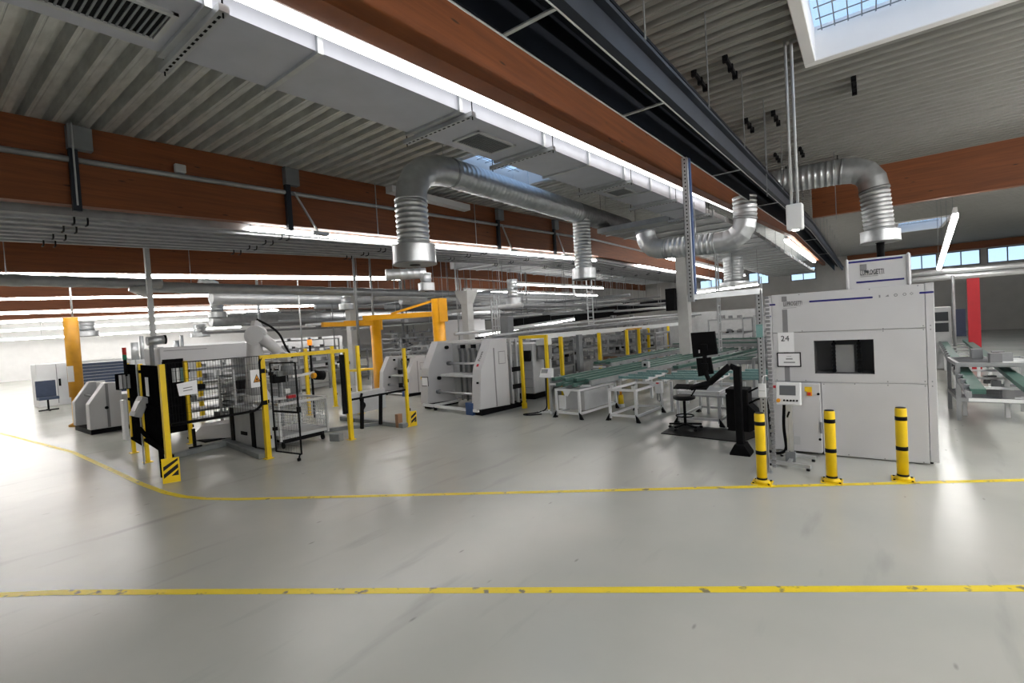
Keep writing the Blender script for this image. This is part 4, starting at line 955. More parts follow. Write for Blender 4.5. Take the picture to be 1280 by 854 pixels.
mesh_panel(t, (x0, y0), (x0, y1), .26, .86, 14, 8, .02, 'alu', 'galv', .002, 'side_mesh'); mesh_panel(t, (x0, y1), (x1, y1), .26, .86, 12, 8, .02, 'alu', 'galv', .004, 'rear_mesh'); mesh_panel(t, (x1, y0), (x1, y1), .26, .86, 14, 8, .02, 'alu', 'galv', .004, 'side_mesh')
for x in (x0 + .08, x1 - .08):
    for y in (y0 + .08, y1 - .08): b = MB(t); b.cyl((x - .015, y, .06), (x + .015, y, .06), .06, n=14); b.box(x - .02, x + .02, y - .03, y + .03, .08, .2); b.build('castor', 'rubber', t)
# kerbs
for n_, (p, q, hh, w_, lab) in enumerate((((3.30, 10.70), (4.33, 10.83), .10, .16, 'grey floor kerb behind the loading gap'), ((4.38, 11.0), (4.12, 8.86), .10, .16, 'grey floor kerb running to the left gate post'), ((5.55, 8.95), (5.62, 8.70), .15, .14, 'grey block kerb at the right gate post'), ((7.1, 10.9), (7.06, 8.42), .10, .16, 'grey floor kerb right of the gate leading to the end post'), ((5.95, 9.9), (7.0, 9.3), .08, .1, 'low grey kerb behind the black barrier'))):
    b = MB(); b.bar((*p, hh / 2), (*q, hh / 2), w_, hh); tag(b.build('floor_kerb', 'kerb', bevel=.01), lab, 'kerb')
# barrier to the right of the gate and end post
t = thing('barrier', (6.5, 8.6, 0), 'black barrier bar and end post with hazard guard right of the gate', 'barrier')
yellow_post(t, 7.18, FL(7.18), 1.78); hazard_guard(t, (7.27, FL(7.18) - .08), (.85, -.25), .15, .34)
b = MB(t); b.tube([(5.9, FL(5.9) + .1, .80), (6.6, FL(6.6) + .05, .82), (7.15, FL(7.15), .84)], .022, 8); b.build('bar', 'black', t)
for u in (6.35, 6.85): b = MB(t); b.bar((u - .02, 9.0, .08), (u, 8.95, .78), .06); b.build('strut', 'black', t)
b = MB(t); b.box(6.98, 7.1, FL(7.1) + .1, FL(7.1) + .2, .0, .30); b.build('junction_box', 'cardboard', t)
b = MB(t); b.box(7.06, 7.12, FL(7.1) + .02, FL(7.1) + .1, .9, 1.0); b.box(7.06, 7.12, FL(7.1) + .02, FL(7.1) + .1, 1.2, 1.3); b.build('lock_box', 'black', t)
for i, (u, v, l) in enumerate(((7.9, 11.2, 'yellow fence post right behind the gate portal'), (8.45, 13.26, 'yellow fence post seen through the gate, right one of a pair'), (7.2, 12.6, 'yellow fence post seen through the gate, left one of a pair'))):
    t = thing('fence_post', (u, v, 0), l, 'fence post'); yellow_post(t, u, v, 1.86, .08)
# small grey cabinets beside the gate post
t = thing('switch_cabinet', (4.0, 9.9, 0), 'pale grey switch cabinet with black straps behind the left gate post', 'cabinet')
b = MB(t); b.box(4.42, 4.60, 9.3, 10.9, .05, .80); b.build('body', 'lightgrey', t, bevel=.01)
for v in (9.75, 10.65): b = MB(t); b.box(4.395, 4.42, v, v + .14, .03, .78); b.build('black_strap', 'black', t)
b = MB(t); b.box(4.40, 4.42, 10.1, 10.35, .25, .32); b.build('handle', 'black', t)
t = thing('switch_cabinet', (7.9, 11., 0), 'pale grey switch cabinet behind the black barrier', 'cabinet')
b = MB(t); b.box(7.3, 8.5, 10.9, 11.2, .08, .62); b.build('body', 'lightgrey', t, bevel=.01)
b = MB(t); b.tube(fillet([(7.7, 10.85, .6), (7.64, 10.85, .42), (7.78, 10.85, .28), (7.64, 10.85, .1)], .06, 4), .035, 7); b.build('black_hose', 'black', t)
t = thing('pallet_ramp', (4.4, 11.8, 0), 'pale sloping metal ramp on the floor behind the loading gap', 'ramp')
b = MB(t); b.add([(4.05, 12.15, .03), (4.75, 11.35, .03), (5.2, 12.1, .03), (4.5, 12.8, .03), (4.30, 12.05, .30), (4.76, 11.5, .34), (5.0, 12.1, .34), (4.5, 12.5, .30)], [(0, 1, 2, 3), (4, 5, 6, 7), (0, 1, 5, 4), (1, 2, 6, 5), (2, 3, 7, 6), (3, 0, 4, 7)]); b.build('shell', 'machine', t); b = MB(t); b.box(4.2, 4.9, 11.6, 12.6, 0, .035); b.build('base', 'black', t)

# robot arm
t = thing('robot_arm', (4.9, 10.3, 0), 'white six axis robot arm rising above the cell fence', 'robot')
b = MB(t); b.tube([(4.87, 10.55, 0), (4.87, 10.55, .06), (4.87, 10.55, .08), (4.85, 10.5, .75)], [.27, .27, .23, .20], 24); b.build('base', 'lightgrey', t)
b = MB(t); b.tube([(4.85, 10.5, .75), (4.82, 10.45, .98), (4.80, 10.4, 1.1)], [.25, .25, .2], 24); b.build('turntable', 'machine', t)
b = MB(t); b.tube([(4.78, 10.38, 1.08), (4.72, 10.22, 1.55), (4.68, 10.08, 2.0), (4.70, 10.05, 2.25)], [.20, .17, .15, .17], 18); b.build('lower_arm', 'machine', t)
b = MB(t); b.cyl((4.62, 9.9, 2.24), (4.80, 10.2, 2.28), .20, n=22); b.cyl((4.6, 9.86, 2.24), (4.63, 9.9, 2.24), .14, n=22); b.build('elbow_joint', 'machine', t)
b = MB(t); b.prism([(4.60, 2.25), (4.68, 2.55), (4.76, 2.56), (4.95, 2.2), (4.85, 2.08)], 'y', 9.98, 10.14); b.build('motor_cover', 'machine', t)
b = MB(t); b.tube([(4.72, 9.95, 2.24), (4.86, 9.8, 2.05), (5.02, 9.62, 1.80)], [.13, .11, .085], 18); b.build('forearm', 'machine', t)
b = MB(t); b.cyl((4.96, 9.55, 1.78), (5.1, 9.66, 1.78), .10, n=18); b.tube([(5.03, 9.6, 1.76), (5.05, 9.58, 1.58)], [.09, .07], 16); b.build('wrist', 'lightgrey', t)
b = MB(t); b.tube([(5.05, 9.58, 1.60), (5.05, 9.58, 1.42)], [.11, .13], 12); b.bar((4.85, 9.58, 1.45), (5.35, 9.58, 1.45), .09, .10); b.build('gripper', 'grey', t)
b = MB(t); b.bar((5.15, 9.58, 1.36), (5.75, 9.55, 1.40), .05, .05); b.build('gripper_bar', 'white', t)
b = MB(t); b.tube([(5.62, 9.52, 1.34), (5.82, 9.52, 1.31)], .10, 16); b.build('suction_head', 'black', t); b = MB(t); b.cyl((5.55, 9.50, 1.33), (5.62, 9.50, 1.33), .06, n=10); b.build('valve_block', 'crane', t)
b = MB(t); b.tube(fillet([(4.72, 10.0, 2.58), (4.95, 9.9, 2.42), (5.05, 9.75, 2.25), (5.08, 9.62, 1.98), (5.2, 9.6, 1.75)], .12, 5), .022, 8); b.build('hose', 'black', t)
b = MB(t); b.box(5.0, 5.1, 9.6, 9.7, 1.02, 1.12); b.build('camera', 'white', t); b = MB(t); b.cbox((5.12, 9.62, .95), (.16, .1, .06)); b.build('red_clamp', 'red', t); b = MB(t); b.cyl((5.06, 9.64, .8), (5.06, 9.64, 1.42), .015, n=8); b.build('tool_rod', 'grey', t)
# long white hood of the machine behind the cell, and stacked machinery seen through the mesh
t = thing('white_hood_machine', (5., 13.5, 0), 'long white machine hood behind the robot cell fence', 'machine')
b = MB(t); b.box(3.9, 5.95, 13., 14., 1.72, 2.12); b.build('hood', 'machine', t, bevel=.03); b = MB(t); b.box(4.0, 4.9, 12.995, 13., 2.03, 2.045); b.build('dark_slot', 'stripe', t)
for u in (4.0, 5.85): b = MB(t); b.box(u - .05, u + .05, 13.1, 13.9, 0, 1.72); b.build('upright', 'lightgrey', t)
for k in range(6): b = MB(t); b.box(4.0, 5.85, 13.2, 13.9, .25 + k * .25, .30 + k * .25); b.build('shelf', ('galvdark', 'grey')[k % 2], t)
for k in range(9): b = MB(t); b.box(4.1 + .2 * (k % 8), 4.24 + .2 * (k % 8), 13.1, 13.4, .3 + .25 * (k % 5), .42 + .25 * (k % 5)); b.build('drive_unit', ('black', 'galvdark', 'grey')[k % 3], t)
b = MB(t); b.box(5.98, 6.1, 12.7, 14., .2, 2.05); b.build('column', 'lightgrey', t)
t = thing('shelf_stack', (5.4, 11.8, 0), 'grey stacked roller shelves seen through the wire mesh', 'shelves')
for k in range(5): b = MB(t); b.box(5.0, 6.1, 11.9, 12.7, .45 + k * .22, .49 + k * .22); b.build('shelf', 'galvdark' if k % 2 else 'grey', t)
for x in (5.0, 6.1):
    for y in (11.9, 12.7): b = MB(t); b.box(x - .025, x + .025, y - .025, y + .025, 0, 1.5); b.build('post', 'lightgrey', t)
for u, v, z, m in ((4.95, 11.2, 1.20, 'black'), (5.6, 11.0, 1.25, 'black')):
    o = MB().box(u - .18, u + .18, v - .1, v + .1, z - .1, z + .1).build('drive_motor', m, bevel=.02); MB(o).box(u - .03, u + .03, v - .03, v + .03, 0, z - .1).build('stand', 'grey', o); tag(o, 'black drive motor seen through the mesh %s' % ('left of the warning sign' if u < 5 else 'below the warning sign'), 'motor')
# white machine at the far left (twin of the winding machine)
def winder_side(u0, prof, y0, y1): pass
t = thing('winding_machine', (3.2, 15.9, 0), 'white winding machine at the far left beside the ochre pillar', 'machine')
prof = [(3.20, .13), (3.21, .78), (3.55, 1.29), (3.60, 1.30), (3.90, 1.28), (3.88, .12)]
b = MB(t); b.prism(prof, 'y', 15.95, 16.25); c = b.build('side_cheek', 'machine', t, bevel=.01)
b = MB(t); b.prism(prof, 'y', 17.4, 17.65); b.build('side_cheek', 'machine', t, bevel=.01)
b = MB(t); b.box(3.56, 3.62, 15.944, 15.95, .14, 1.27); b.build('grey_stripe', 'stripe', c); b = MB(t); b.cyl((3.56, 15.93, .65), (3.56, 15.95, .65), .04, n=12); b.build('handle', 'black', c)
b = MB(t); b.box(3.7, 3.88, 16.25, 17.4, .15, 1.25); b.build('rear_wall', 'lightgrey', t); b = MB(t); b.box(3.22, 4.2, 15.98, 17.6, 0, .13); b.build('base', 'black', t)
b = MB(t)
for z in (.5, .95): b.cyl((3.45, 16.2, z), (3.45, 17.4, z), .03, n=10)
b.build('shaft', 'grey', t)
b = MB(t); b.box(3.9, 4.3, 15.98, 17.0, .1, .95); b.build('rear_cabinet', 'lightgrey', t)
b = MB(); b.box(3.42, 3.50, 14.0, 14.2, 0, .95); tag(b.build('white_post_box', 'white', bevel=.01), 'slim white box standing left of the black fence', 'box')
# ochre pillar at the left
t = thing('ochre_pillar', (3.5, 18.58, 0), 'ochre yellow crane pillar at the far left', 'pillar')
b = MB(t); b.tube([(3.5, 18.58, 0), (3.5, 18.58, .05), (3.5, 18.58, .10), (3.5, 18.58, .85)], [.24, .24, .14, .13], 24); b.build('lower_tube', 'ochre', t)
b = MB(t); b.cyl((3.5, 18.58, .85), (3.5, 18.58, 3.15), .17, n=24); b.build('upper_tube', 'ochre', t)
b = MB(t); b.box(3.3, 3.42, 18.3, 18.4, 1.3, 1.75); b.build('switch_box', 'white', t)
t = thing('hanging_pole', (3.9, 20, 3.), 'thin pale pole hanging above the ochre pillar', 'pole'); MB(t).cyl((3.55, 18.58, 3.15), (3.6, 18.9, 5.6), .025, n=8).build('tube', 'lightgrey', t)
t = thing('hanging_pole', (4.12, 14., 1.9), 'square grey pole coming down above the black fence at left', 'pole'); MB(t).box(4.07, 4.17, 13.95, 14.05, 2.1, 5.6).build('tube', 'lightgrey', t)
t = thing('camera_tube', (3.95, 13., 2.2), 'silver cylinder with a black end above the black fence', 'cylinder'); MB(t).cyl((3.70, 13., 2.28), (4.02, 13, 2.30), .10, n=18).build('body', 'galv', t); MB(t).cyl((4.02, 13., 2.3), (4.06, 13, 2.3), .105, n=18).build('end_cap', 'black', t); MB(t).cyl((3.80, 13.1, 1.7), (3.80, 13.1, 2.25), .045, n=10).build('stand_tube', 'grey', t)
# orange jib cranes
def crane(u, v, h, a, L, za, label, r=.19):
    t = thing('jib_crane', (u, v, 0), label, 'crane', 'orange jib cranes')
    b = MB(t); b.tube([(u, v, 0), (u, v, .03), (u, v, .04), (u, v, h)], [r * 1.6, r * 1.6, r, r], 24); b.build('pillar', 'crane', t)
    d = Vector((math.cos(a), math.sin(a), 0)); o = Vector((u, v, 0)); Z = Vector((0, 0, 1))
    b = MB(t); b.bar(o + Z * za, o + d * L + Z * za, .10, .15); j = b.build('jib', 'crane', t)
    b = MB(t); b.bar(o + d * .15 + Z * (h - .06), o + d * L * .62 + Z * (za + .08), .06, .07); b.build('stay', 'crane', t)
    b = MB(t); b.bar(o + Z * (za - .25) - d * .05, o + Z * (h) - d * .05, r * 1.75, r * 1.75); b.build('slewing_head', 'crane', t)
    b = MB(t); b.cbox(o + d * L * .45 + Z * (za - .16), (.16, .16, .10)); b.build('trolley', 'grey', j); return t
crane(10.45, 10.6, 3.12, math.atan2(12.42 - 10.6, 9.23 - 10.45), 2.35, 2.66, 'near orange jib crane right of centre behind the winding machine')
crane(11.45, 15.0, 2.72, math.atan2(14.2 - 15, 8.6 - 11.45), 2.75, 2.56, 'farther orange jib crane with its arm pointing left over the gate')

# ================================================================ WINDING MACHINES in the middle
def winder(loc, rz, label, text=True, sc=1.):
    t = thing('winding_machine', loc, label, 'machine', None, rz); t.scale = (sc, sc, sc)
    W = 2.45; pr = [(0, .16), (.10, 1.12), (.50, 1.84), (1.06, 1.825), (1.06, .12)]
    c = MB().prism(pr, 'y', 0, .32).build('side_cheek', 'machine', t, bevel=.012)
    MB().box(.55, .585, -.006, 0, .15, 1.62).build('grey_stripe', 'stripe', c)
    MB().box(.72, .96, -.003, 0, 1.2, 1.52).build('panel_frame', 'stripe', c); MB().box(.735, .945, -.006, -.002, 1.215, 1.505).build('panel_plate', 'machine', c)
    d = Vector((.40, 0, .72)).normalized()
    MB().cbox((.055, .10, .8), (.03, .06, .05)).build('sensor', 'black', c)
    if text:
        n = Vector((-d.z, 0, d.x)); o = Vector((.10, .17, 1.12)) + d * .36 + n * .004
        text_mesh('Prows', .13, 'lettering', 'ink', c, facing(o, d, (0, 1, 0)) if False else Matrix(((d.x, 0, n.x, o.x), (0, 1, 0, o.y), (d.z, 0, n.z, o.z), (0, 0, 0, 1))), sx=.8)
        b = MB(); q = Vector((.10, .17, 1.12)) + d * .08 + n * .003
        b.add([q + Vector((0, -.04, 0)), q + Vector((0, .04, 0)), q + Vector((0, .04, 0)) + d * .07, q + Vector((0, -.04, 0)) + d * .07], [(0, 1, 2, 3)]); b.build('red_mark', 'red', c)
    c2 = MB().prism(pr, 'y', W - .32, W).build('side_cheek', 'machine', t, bevel=.012)
    for (x, z, r) in ((.75, 1.65, .05), (.42, .82, .05)): MB().cyl((x, W - .40, z), (x, W - .32, z), r, n=12).build('knob', 'black', c2)
    for x, z in ((.78, 1.2), (.35, .45)):
        b = MB(); b.cyl((x, .32, z), (x, W - .32, z), .032, n=12); s = b.build('shaft', 'alu', t); MB().cyl((x, W - .44, z), (x, W - .34, z), .06, n=14).build('chuck', 'grey', s)
    MB().box(.98, 1.05, .32, W - .32, .2, 1.75).build('rear_panel', 'lightgrey', t)
    for k in range(7):
        y = .42 + k * .22; MB().tube(fillet([(.90, y, 1.62), (.93, y, 1.5), (.93, y, .95)], .05, 3), .035, 8).build('vacuum_hose', 'grey', t); MB().cyl((.93, y, .15), (.93, y, .82), .03, n=8).build('vacuum_hose', 'grey', t)
        MB().cbox((.86, y, 1.66), (.10, .10, .10)).build('hose_valve', 'black' if k % 2 else 'lightgrey', t)
    MB().box(.50, .95, .32, W - .32, .86, .92).build('shelf', 'white', t)
    MB().box(.48, .62, .30, W - .3, 1.78, 1.84).build('top_rail', 'machine', t)
    b = MB(); b.bar((.02, .1, .12), (.02, W - .1, .12), .07); b.bar((.02, W - .5, .12), (1., W - .5, .12), .06); b.bar((.1, .5, .12), (1.0, .9, .12), .06); b.build('floor_frame', 'white', t)
    MB().box(.06, 1.7, .02, .30, 0, .13).build('base', 'black', t); MB().box(.1, 1.1, W - .3, W - .04, 0, .13).build('base', 'black', t)
    MB().cyl((.03, W - .62, 0), (.03, W - .62, .1), .05, n=10).build('levelling_foot', 'black', t)
    MB().box(-.02, .16, .26, .52, 0, .30).build('blue_pedestal', 'blue', t)
    for x in (1.2, 1.42, 1.62):
        MB().box(x - .03, x + .03, .02, .1, .12, 1.8).build('rear_post', 'lightgrey', t)
        MB().box(x - .03, x + .03, W - .1, W - .02, .12, 1.8).build('rear_post', 'lightgrey', t)
    MB().box(1.15, 1.68, .05, W - .05, 1.74, 1.82).build('rear_top', 'lightgrey', t); MB().box(1.12, 1.6, .3, W - .3, .15, 1.2).build('rear_unit', 'grey', t)
    for z in (.5, .95): MB().box(1.2, 1.66, .0, .03, z, z + .12).build('rear_switch', 'black', t)
    return t
wm = winder((8.72, 7.62, 0), -.12, 'white winding machine in the centre with hoses between its cheeks')
s = thing('framed_notice', (9.2, 10.05, .72), 'black framed notice on the left cheek of the central winding machine', 'notice'); b = MB(s); b.bar((9.02, 9.95, .76), (9.04, 9.72, .76), .012, .26); b.build('frame', 'ink', s); b = MB(s); b.bar((9.012, 9.935, .76), (9.032, 9.735, .76), .012, .22); b.build('paper', 'paper', s)
winder((10.6, 12.35, 0), -.08, 'smaller looking white winding machine behind the hazard striped end post', False, .72)
t = thing('yellow_stand', (9.9, 12.2, 0), 'yellow stand between the two winding machines', 'stand'); b = MB(t); b.box(9.75, 10.25, 10.7, 10.8, .72, .80); b.build('top', 'yellow', t); b = MB(t); b.bar((10.0, 10.75, 0), (9.95, 10.75, .74), .05); b.build('leg', 'yellow', t)
t = thing('yellow_bench', (12, 17.2, 0), 'small yellow topped bench seen through the fence right of the gate', 'bench'); b = MB(t); b.box(10.6, 11.4, 15.2, 15.8, .82, .88); b.build('top', 'yellow', t)
for x in (10.65, 11.35): b = MB(t); b.box(x - .025, x + .025, 15.25, 15.3, 0, .82); b.build('leg', 'white', t)
# yellow gate, fence and machine line behind the winding machine
VG = 7.2
t = thing('gate_portal', (10., 7.2, 0), 'narrow yellow gate frame right of the central winding machine', 'gate')
for u, v in ((10., 7.22), (10.0, 6.45)):
    b = MB(t); b.box(u - .035, u + .035, v - .035, v + .035, 0, 1.8); p = b.build('post', 'yellow', t); b = MB(t); b.box(u + .036, u + .06, v - .03, v + .03, .3, 1.6); b.build('black_strip', 'black', p)
b = MB(t); b.bar((10., 7.26, 1.835), (10., 6.41, 1.835), .07, .08); b.build('lintel', 'yellow', t)
b = MB(t); b.box(9.95, 10.05, 7.17, 7.27, 0, .14); b.build('foot_sleeve', 'yellow', t)
t = thing('machine_line_fence', (15, 7.2, 0), 'row of yellow fence posts under a white cable channel behind the green conveyor', 'fence')
for u in (11.95, 14.4, 16.65, 17.8, 18.8, 21.2): yellow_post(t, u, VG, 1.76, .09)
b = MB(t); b.box(10.9, 25, VG + .3, VG + .5, 1.72, 1.86); b.build('cable_channel', 'white', t)
for u in (13.5, 17.2, 18.3): b = MB(t); b.box(u - .12, u + .12, VG + .2, VG + .3, .0, 1.75); b.build('grey_column', 'grey', t)
b = MB(t); b.box(17.0, 18.4, VG + .1, VG + .16, 1.74, 1.80); b.build('yellow_lintel', 'ochre', t)
t = thing('grey_press', (11, 7.9, 0), 'grey press cabinet seen through the narrow yellow gate', 'machine')
b = MB(t); b.box(11.2, 12.2, 7.7, 9.3, .18, 1.62); b.build('body', 'lightgrey', t, bevel=.02)
for k in range(5): b = MB(t); b.box(11.19, 11.2, 7.75, 9.25, .35 + k * .25, .36 + k * .25); b.build('seam', 'grey', t)
b = MB(t); b.box(11.1, 11.2, 7.75, 8.05, 1.12, 1.42); b.build('screen', 'black', t); b = MB(t); b.box(11.05, 11.2, 8.55, 9.05, .7, 1.32); b.build('opening', 'black', t); b = MB(t); b.box(11.3, 12.1, 7.8, 9.2, 0, .18); b.build('base', 'black', t)
t = thing('wall_terminal', (11.4, 6.9, 0), 'white topped dark terminal between two yellow posts', 'terminal')
b = MB(t); b.box(11.35, 11.6, 7.3, 7.62, 1.15, 1.62); b.build('body', 'stripe', t); b = MB(t); b.box(11.3, 11.6, 7.28, 7.64, 1.55, 1.76); b.build('white_top', 'white', t, bevel=.02); b = MB(t); b.box(11.45, 11.5, 7.4, 7.5, 0, 1.15); b.build('post', 'grey', t)
t = thing('operator_console', (9.61, 6.17, 0), 'white operator panel on a thin stand beside the narrow yellow gate', 'control panel')
b = MB(t); b.prism([(9.55, .86), (9.68, .84), (9.70, 1.06), (9.66, 1.08)], 'y', 6.08, 6.42); hs = b.build('housing', 'white', t, bevel=.01); b = MB(t); b.add([(9.588, 6.38, .965), (9.588, 6.2, .965), (9.632, 6.2, 1.055), (9.632, 6.38, 1.055)], [(0, 1, 2, 3)]); b.build('screen', 'screen', hs)
b = MB(t); b.box(9.60, 9.65, 6.14, 6.19, .03, .88); b.build('post', 'alu', t); b = MB(t); b.bar((9.45, 6.05, .03), (9.8, 6.35, .03), .04); b.bar((9.5, 6.45, .03), (9.7, 6.0, .03), .04); b.build('foot', 'white', t)
b = MB(t); b.tube(fillet([(9.6, 6.24, .86), (9.57, 6.25, .4), (9.6, 6.26, .08), (9.45, 6.5, .015), (9.2, 6.75, .015), (9.15, 6.5, .015), (9.4, 6.3, .015)], .16, 6), .015, 7); b.build('cable', 'black', t)
# machines behind the fence
for i, (u, v, w_, d_, h, l, pn) in enumerate(((12.4, 8.2, 2.0, 1.2, 1.6, 'roller frame machine behind the yellow posts right of the terminal', 'grey'), (14.7, 8.2, 1.8, 1.2, 1.62, 'roller frame machine behind the third yellow post', 'galvdark'), (19., 8.2, 2., 1.2, 1.5, 'roller frame machine behind the cardboard coloured panel', 'cardboard'), (22., 8.4, 2., 1.4, 1.7, 'roller frame machine left of the white column at the back', 'lightgrey'), (16.9, 9.5, 1.6, .6, 1.6, 'pale stacked frame between the yellow posts', 'paper'))):
    frame_unit(u, v, w_, d_, h, l, shelves=3, panel=pn)
for i, (z, v, l) in enumerate(((2.0, 9., 'upper dark pipe along the machine line behind the yellow fence'), (1.9, 9.4, 'middle dark pipe along the machine line behind the yellow fence'), (2.12, 10.5, 'rear pale pipe along the machine line behind the yellow fence'))):
    tag(MB().tube([(11., v, z - .12), (24, v, z + .1), (36, v, z + .25)], .05, 8).build('service_pipe', 'galvdark' if i < 2 else 'lightgrey'), l, 'pipe')
# columns
def column(u, v, w_, h, label, flare=False, m='concrete'):
    t = thing('hall_column', (u, v, 0), label, 'column')
    b = MB(t); b.box(u - w_ / 2, u + w_ / 2, v - w_ / 2, v + w_ / 2, 0, h); b.build('shaft', m, t, bevel=.02)
    if flare: b = MB(t); a = w_ / 2; b.add([(u + x * a * k, v + y * a * k, z) for z, k in ((h - .5, 1.), (h, 1.9)) for x, y in ((-1, -1), (1, -1), (1, 1), (-1, 1))], [(0, 1, 2, 3), (4, 5, 6, 7), (0, 1, 5, 4), (1, 2, 6, 5), (2, 3, 7, 6), (3, 0, 4, 7)]); b.build('capital', m, t)
    return t
column(16.6, 5.05, .36, 5.0, 'white square hall column behind the big monitor')
column(13.9, 12.5, .34, 3.62, 'pale concrete column with a flared head right of the near crane', True)
column(13.1, 10., .34, 2.5, 'grey steel column behind the winding machine rear posts', m='grey')
column(12.5, 18., .34, 3.9, 'pale column behind the far crane arm')
def ladder(u, v, z0, z1, label, w_=.3):
    t = thing('cable_ladder', (u, v, z0), label, 'cable ladder')
    for d in (-w_ / 2, w_ / 2): MB(t).box(u + d - .025, u + d + .025, v - .02, v + .02, z0, z1).build('rail', 'galv', t)
    b = MB(t); z = z0 + .1
    while z < z1: b.box(u - w_ / 2, u + w_ / 2, v - .012, v + .012, z, z + .03); z += .28
    b.build('rungs', 'galv', t)
ladder(19.3, 10., 1.4, 4.6, 'vertical cable ladder right of the grey duct drop', .5); ladder(12.95, 10.4, 1.5, 3.1, 'vertical cable ladder above the winding machine'); ladder(16.8, 4.0, .9, 4.5, 'vertical cable ladder right of the white column', .3)
ladder(14.6, 11.6, 1.5, 3.4, 'cable ladder between the grey column and the duct drop'); ladder(26.5, 4.3, .9, 3.9, 'far cable ladder left of the rack post', .5)
# far back of the hall: machines and shelves
t = thing('navy_cabinet', (5.4, 26, 0), 'dark blue slatted cabinet behind the white winding machine at left', 'cabinet')
b = MB(t); b.box(4.9, 6.6, 26, 27, .0, 1.66); b.build('body', 'navyshutter', t); b = MB(t)
for k in range(9): b.box(4.92, 6.58, 25.985, 26., .5 + k * .13, .515 + k * .13)
b.build('slat_gaps', 'lightgrey', t)
t = thing('pale_partition', (7.6, 26, 0), 'pale slatted partition right of the dark blue cabinet', 'partition'); b = MB(t); b.box(6.7, 9.4, 26, 26.3, 0, 1.7); b.build('panel', 'lightgrey', t); b = MB(t); b.box(4.8, 9.4, 25.96, 26.3, 1.7, 1.78); b.build('top_rail', 'white', t)
for k, u in enumerate((7.6, 8.6)): b = MB(t); b.box(u, u + .05, 25.95, 26., 0, 1.7); b.build('post', 'white', t)
t = thing('white_cabinet', (4.9, 28, 0), 'tall white cabinet left of the ochre pillar', 'cabinet'); b = MB(t); b.box(3.9, 5.2, 27, 28, 0, 1.75); b.build('body', 'white', t, bevel=.02); b = MB(t); b.box(4.5, 4.52, 26.99, 27., .1, 1.7); b.build('door_gap', 'grey', t); b = MB(t); b.box(4.55, 4.62, 26.97, 27., .8, 1.1); b.build('handle', 'black', t)
t = thing('office_chair', (3.9, 24.5, 0), 'dark chair at the left edge of the photo', 'chair'); b = MB(t); b.box(3.55, 4.1, 24.4, 24.9, .45, .55); b.build('seat', 'navyshutter', t); b = MB(t); b.box(3.55, 4.1, 24.85, 24.93, .55, 1.15); b.build('backrest', 'navyshutter', t); b = MB(t); b.cyl((3.82, 24.65, .05), (3.82, 24.65, .45), .03, n=8); b.build('column', 'black', t); b = MB(t); b.bar((3.55, 24.65, .06), (4.1, 24.65, .06), .05); b.bar((3.82, 24.4, .06), (3.82, 24.9, .06), .05); b.build('base', 'black', t)
for i, (u, v, z) in enumerate(((5.6, 21., 1.75), (8.2, 25., 1.8))):
    t = thing('silver_cylinder', (u, v, z), ('pair of upright silver cylinders above the stacked panels at left', 'upright silver cylinders above the long white hood')[i], 'cylinder')
    for d in (0, .22): MB(t).cyl((u + d, v, z), (u + d, v, z + .62 + d), .11 - d * .2, n=16).build('tube', 'galv', t)
    MB(t).box(u - .2, u + .4, v - .2, v + .2, 0, z).build('pedestal', 'lightgrey', t)
for i, (u, v, w_, d_, h, l, pn) in enumerate(((6.6, 15.5, 2.0, 1., 1.8, 'grey frame machine deep behind the robot', 'grey'), (9.2, 18.5, 2.4, 1.4, 1.6, 'grey frame machine seen through the yellow gate', 'lightgrey'), (12.3, 19.5, 2.0, 1.5, 1.5, 'grey machine with dark rollers below the far crane arm', 'stripe'), (13.2, 15.2, 1.6, 1.2, 1.35, 'dark machine frame behind the far crane pillar', 'stripe'), (15.2, 13.2, 1.6, 1.2, 1.5, 'grey machine frame behind the central winding machine', 'grey'), (16., 19., 2.5, 1.5, 1.9, 'grey frame machine between the two cranes', 'lightgrey'), (9., 30., 4., 2., 2.0, 'pale machine frame in front of the white wall at left', 'white'), (16., 32., 5., 2., 2.1, 'pale machine frame in front of the white wall behind the cranes', 'white'), (20., 24., 4., 2., 2.2, 'grey machine frame behind the orange cranes', 'grey'), (25., 17., 4., 2., 2.2, 'grey machine frame far behind the flared column', 'lightgrey'), (27., 11.5, 3., 2., 2.3, 'grey machine frame far behind the yellow fence', 'grey'))):
    frame_unit(u, v, w_, d_, h, l, shelves=3, panel=pn)
t = thing('white_enclosure', (17., 15.5, 0), 'tall white machine enclosure beside the near orange crane pillar', 'machine')
b = MB(t); b.box(16.2, 17.8, 14.9, 16.2, 1.1, 2.62); b.build('hood', 'machine', t, bevel=.03); b = MB(t); b.box(16.4, 17.6, 14.88, 14.9, 1.25, 1.75); b.build('opening', 'black', t); b = MB(t); b.box(16.3, 17.7, 15., 16.1, 0, 1.1); b.build('base', 'lightgrey', t)
t = thing('signal_beacon', (6.4, 12.7, 1.9), 'lit orange beacon above the yellow gate lintel', 'beacon'); MB(t).cyl((7.0, 12., 1.95), (7., 12., 2.1), .06, n=12).build('lens', 'lamporange', t); MB(t).cyl((7., 12., 0), (7, 12, 1.95), .03, n=8).build('pole', 'black', t)
b = MB(); b.box(33, 33.2, -.5, 14., 0, 2.4); tag(b.build('partition_wall', 'lightgrey'), 'pale low partition at the far end of the machine lines', 'partition')
b = MB(); b.box(10, 24, 36, 36.2, 0, 2.3); tag(b.build('partition_wall', 'white'), 'white low partition in front of the left wall behind the cranes', 'partition')

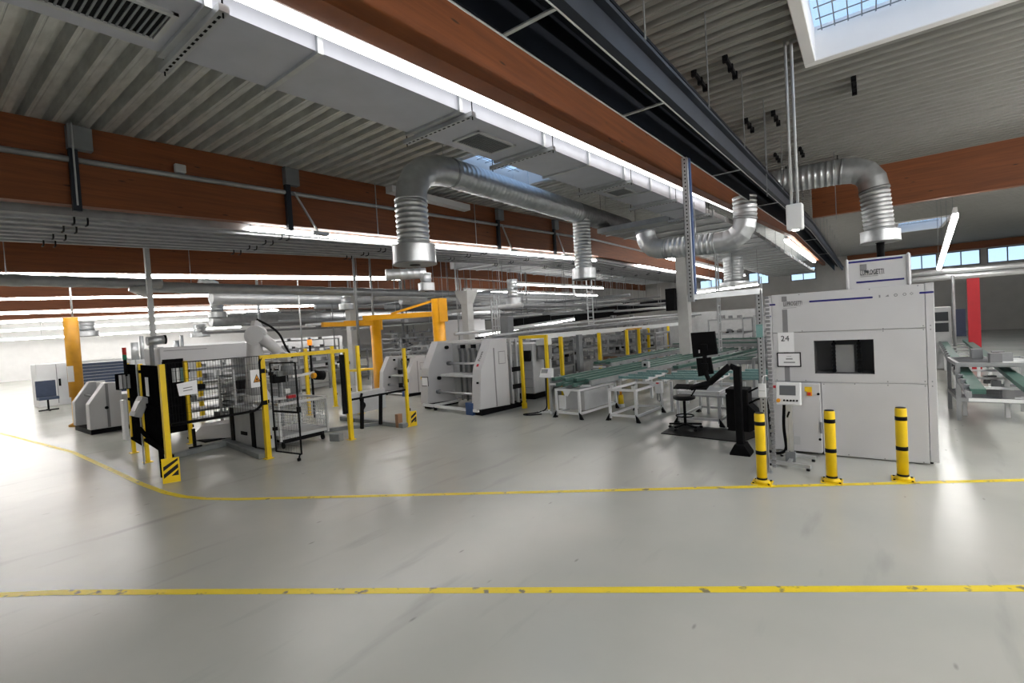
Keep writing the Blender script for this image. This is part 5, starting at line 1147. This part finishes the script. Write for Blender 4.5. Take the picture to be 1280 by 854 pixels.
# service pipes, trays and drop pipes filling the space under the far roof
rnd = random.Random(3)
for i in range(26):
    v = 12.5 + i * .95 + rnd.uniform(-.3, .3); z = rnd.uniform(2.45, 3.6) + .02 * i; ua = 12 + rnd.uniform(0, 7); ub = 30 + rnd.uniform(0, 12)
    b = MB()
    if i % 3 == 0: b.box(ua, ub, v, v + .35, z, z + .09)
    else: b.tube([(ua, v, z), (ub, v, z + .12)], rnd.choice((.04, .06, .09, .14)), 8)
    for k in range(4): u = ua + (ub - ua) * (k + .5) / 4; b.cyl((u, v, z), (u, v, ROOF + zr(u)), .012, n=5)
    tag(b.build('service_pipe', rnd.choice(('galvdark', 'grey', 'dark', 'lightgrey'))), 'service pipe or cable tray running below the far roof behind the cranes', 'pipe', 'service pipes below the far roof')
for i in range(16):
    u = 14 + i * 1.6 + rnd.uniform(-.5, .5); va = 9.5 + rnd.uniform(0, 2); z = rnd.uniform(2.5, 3.7)
    b = MB(); b.tube([(u, va, z), (u, va + 9 + rnd.uniform(0, 8), z)], rnd.choice((.035, .05, .08)), 8)
    for k in range(3): b.cyl((u, va + 1 + 3 * k, z), (u, va + 1 + 3 * k, ROOF + zr(u)), .012, n=5)
    tag(b.build('cross_pipe', rnd.choice(('galvdark', 'grey', 'lightgrey'))), 'pipe crossing the far hall below the roof behind the yellow fence', 'pipe', 'cross pipes below the far roof')
for i in range(18):
    u = 9.5 + i * 1.15 + rnd.uniform(-.4, .4); v = 13.5 + (i * 5.7) % 14
    tag(MB().cyl((u, v, 1.6), (u, v, ROOF + zr(u)), rnd.choice((.03, .045, .07)), n=8).build('drop_pipe', rnd.choice(('galvdark', 'lightgrey', 'grey'))), 'upright drop pipe coming down from the roof onto the far machines', 'pipe', 'upright drop pipes in the far hall')
for i in range(12):
    u = 13.5 + (i * 3.1) % 20; v = 10. + (i * 4.3) % 12
    frame_unit(u, v, 2.2, 1.2, 1.2 + .35 * rnd.random(), 'grey roller machine standing among the far production lines', shelves=3, panel=rnd.choice(('grey', 'stripe', 'lightgrey')), grp='roller machines of the far lines')

t = thing('loudspeaker', (16.35, 5.4, 2.4), 'black loudspeaker box fixed to the left side of the white column', 'loudspeaker')
MB(t).box(16.2, 16.45, 5.24, 5.55, 2.35, 3.1).build('box', 'black', t, bevel=.01); MB(t).bar((16.4, 5.3, 2.9), (16.55, 5.1, 2.9), .04).build('bracket', 'grey', t)
t = thing('yellow_pump', (10.9, 4.95, 0), 'small yellow pump unit standing under the green conveyor', 'pump')
MB(t).cyl((10.9, 4.95, .08), (10.9, 4.95, .30), .07, .06, 14).build('body', 'yellow', t); MB(t).cyl((10.9, 4.95, .3), (10.9, 4.95, .42), .03, n=8).build('neck', 'orange', t); MB(t).cyl((10.9, 4.95, 0), (10.9, 4.95, .08), .09, n=12).build('foot', 'lightgrey', t)
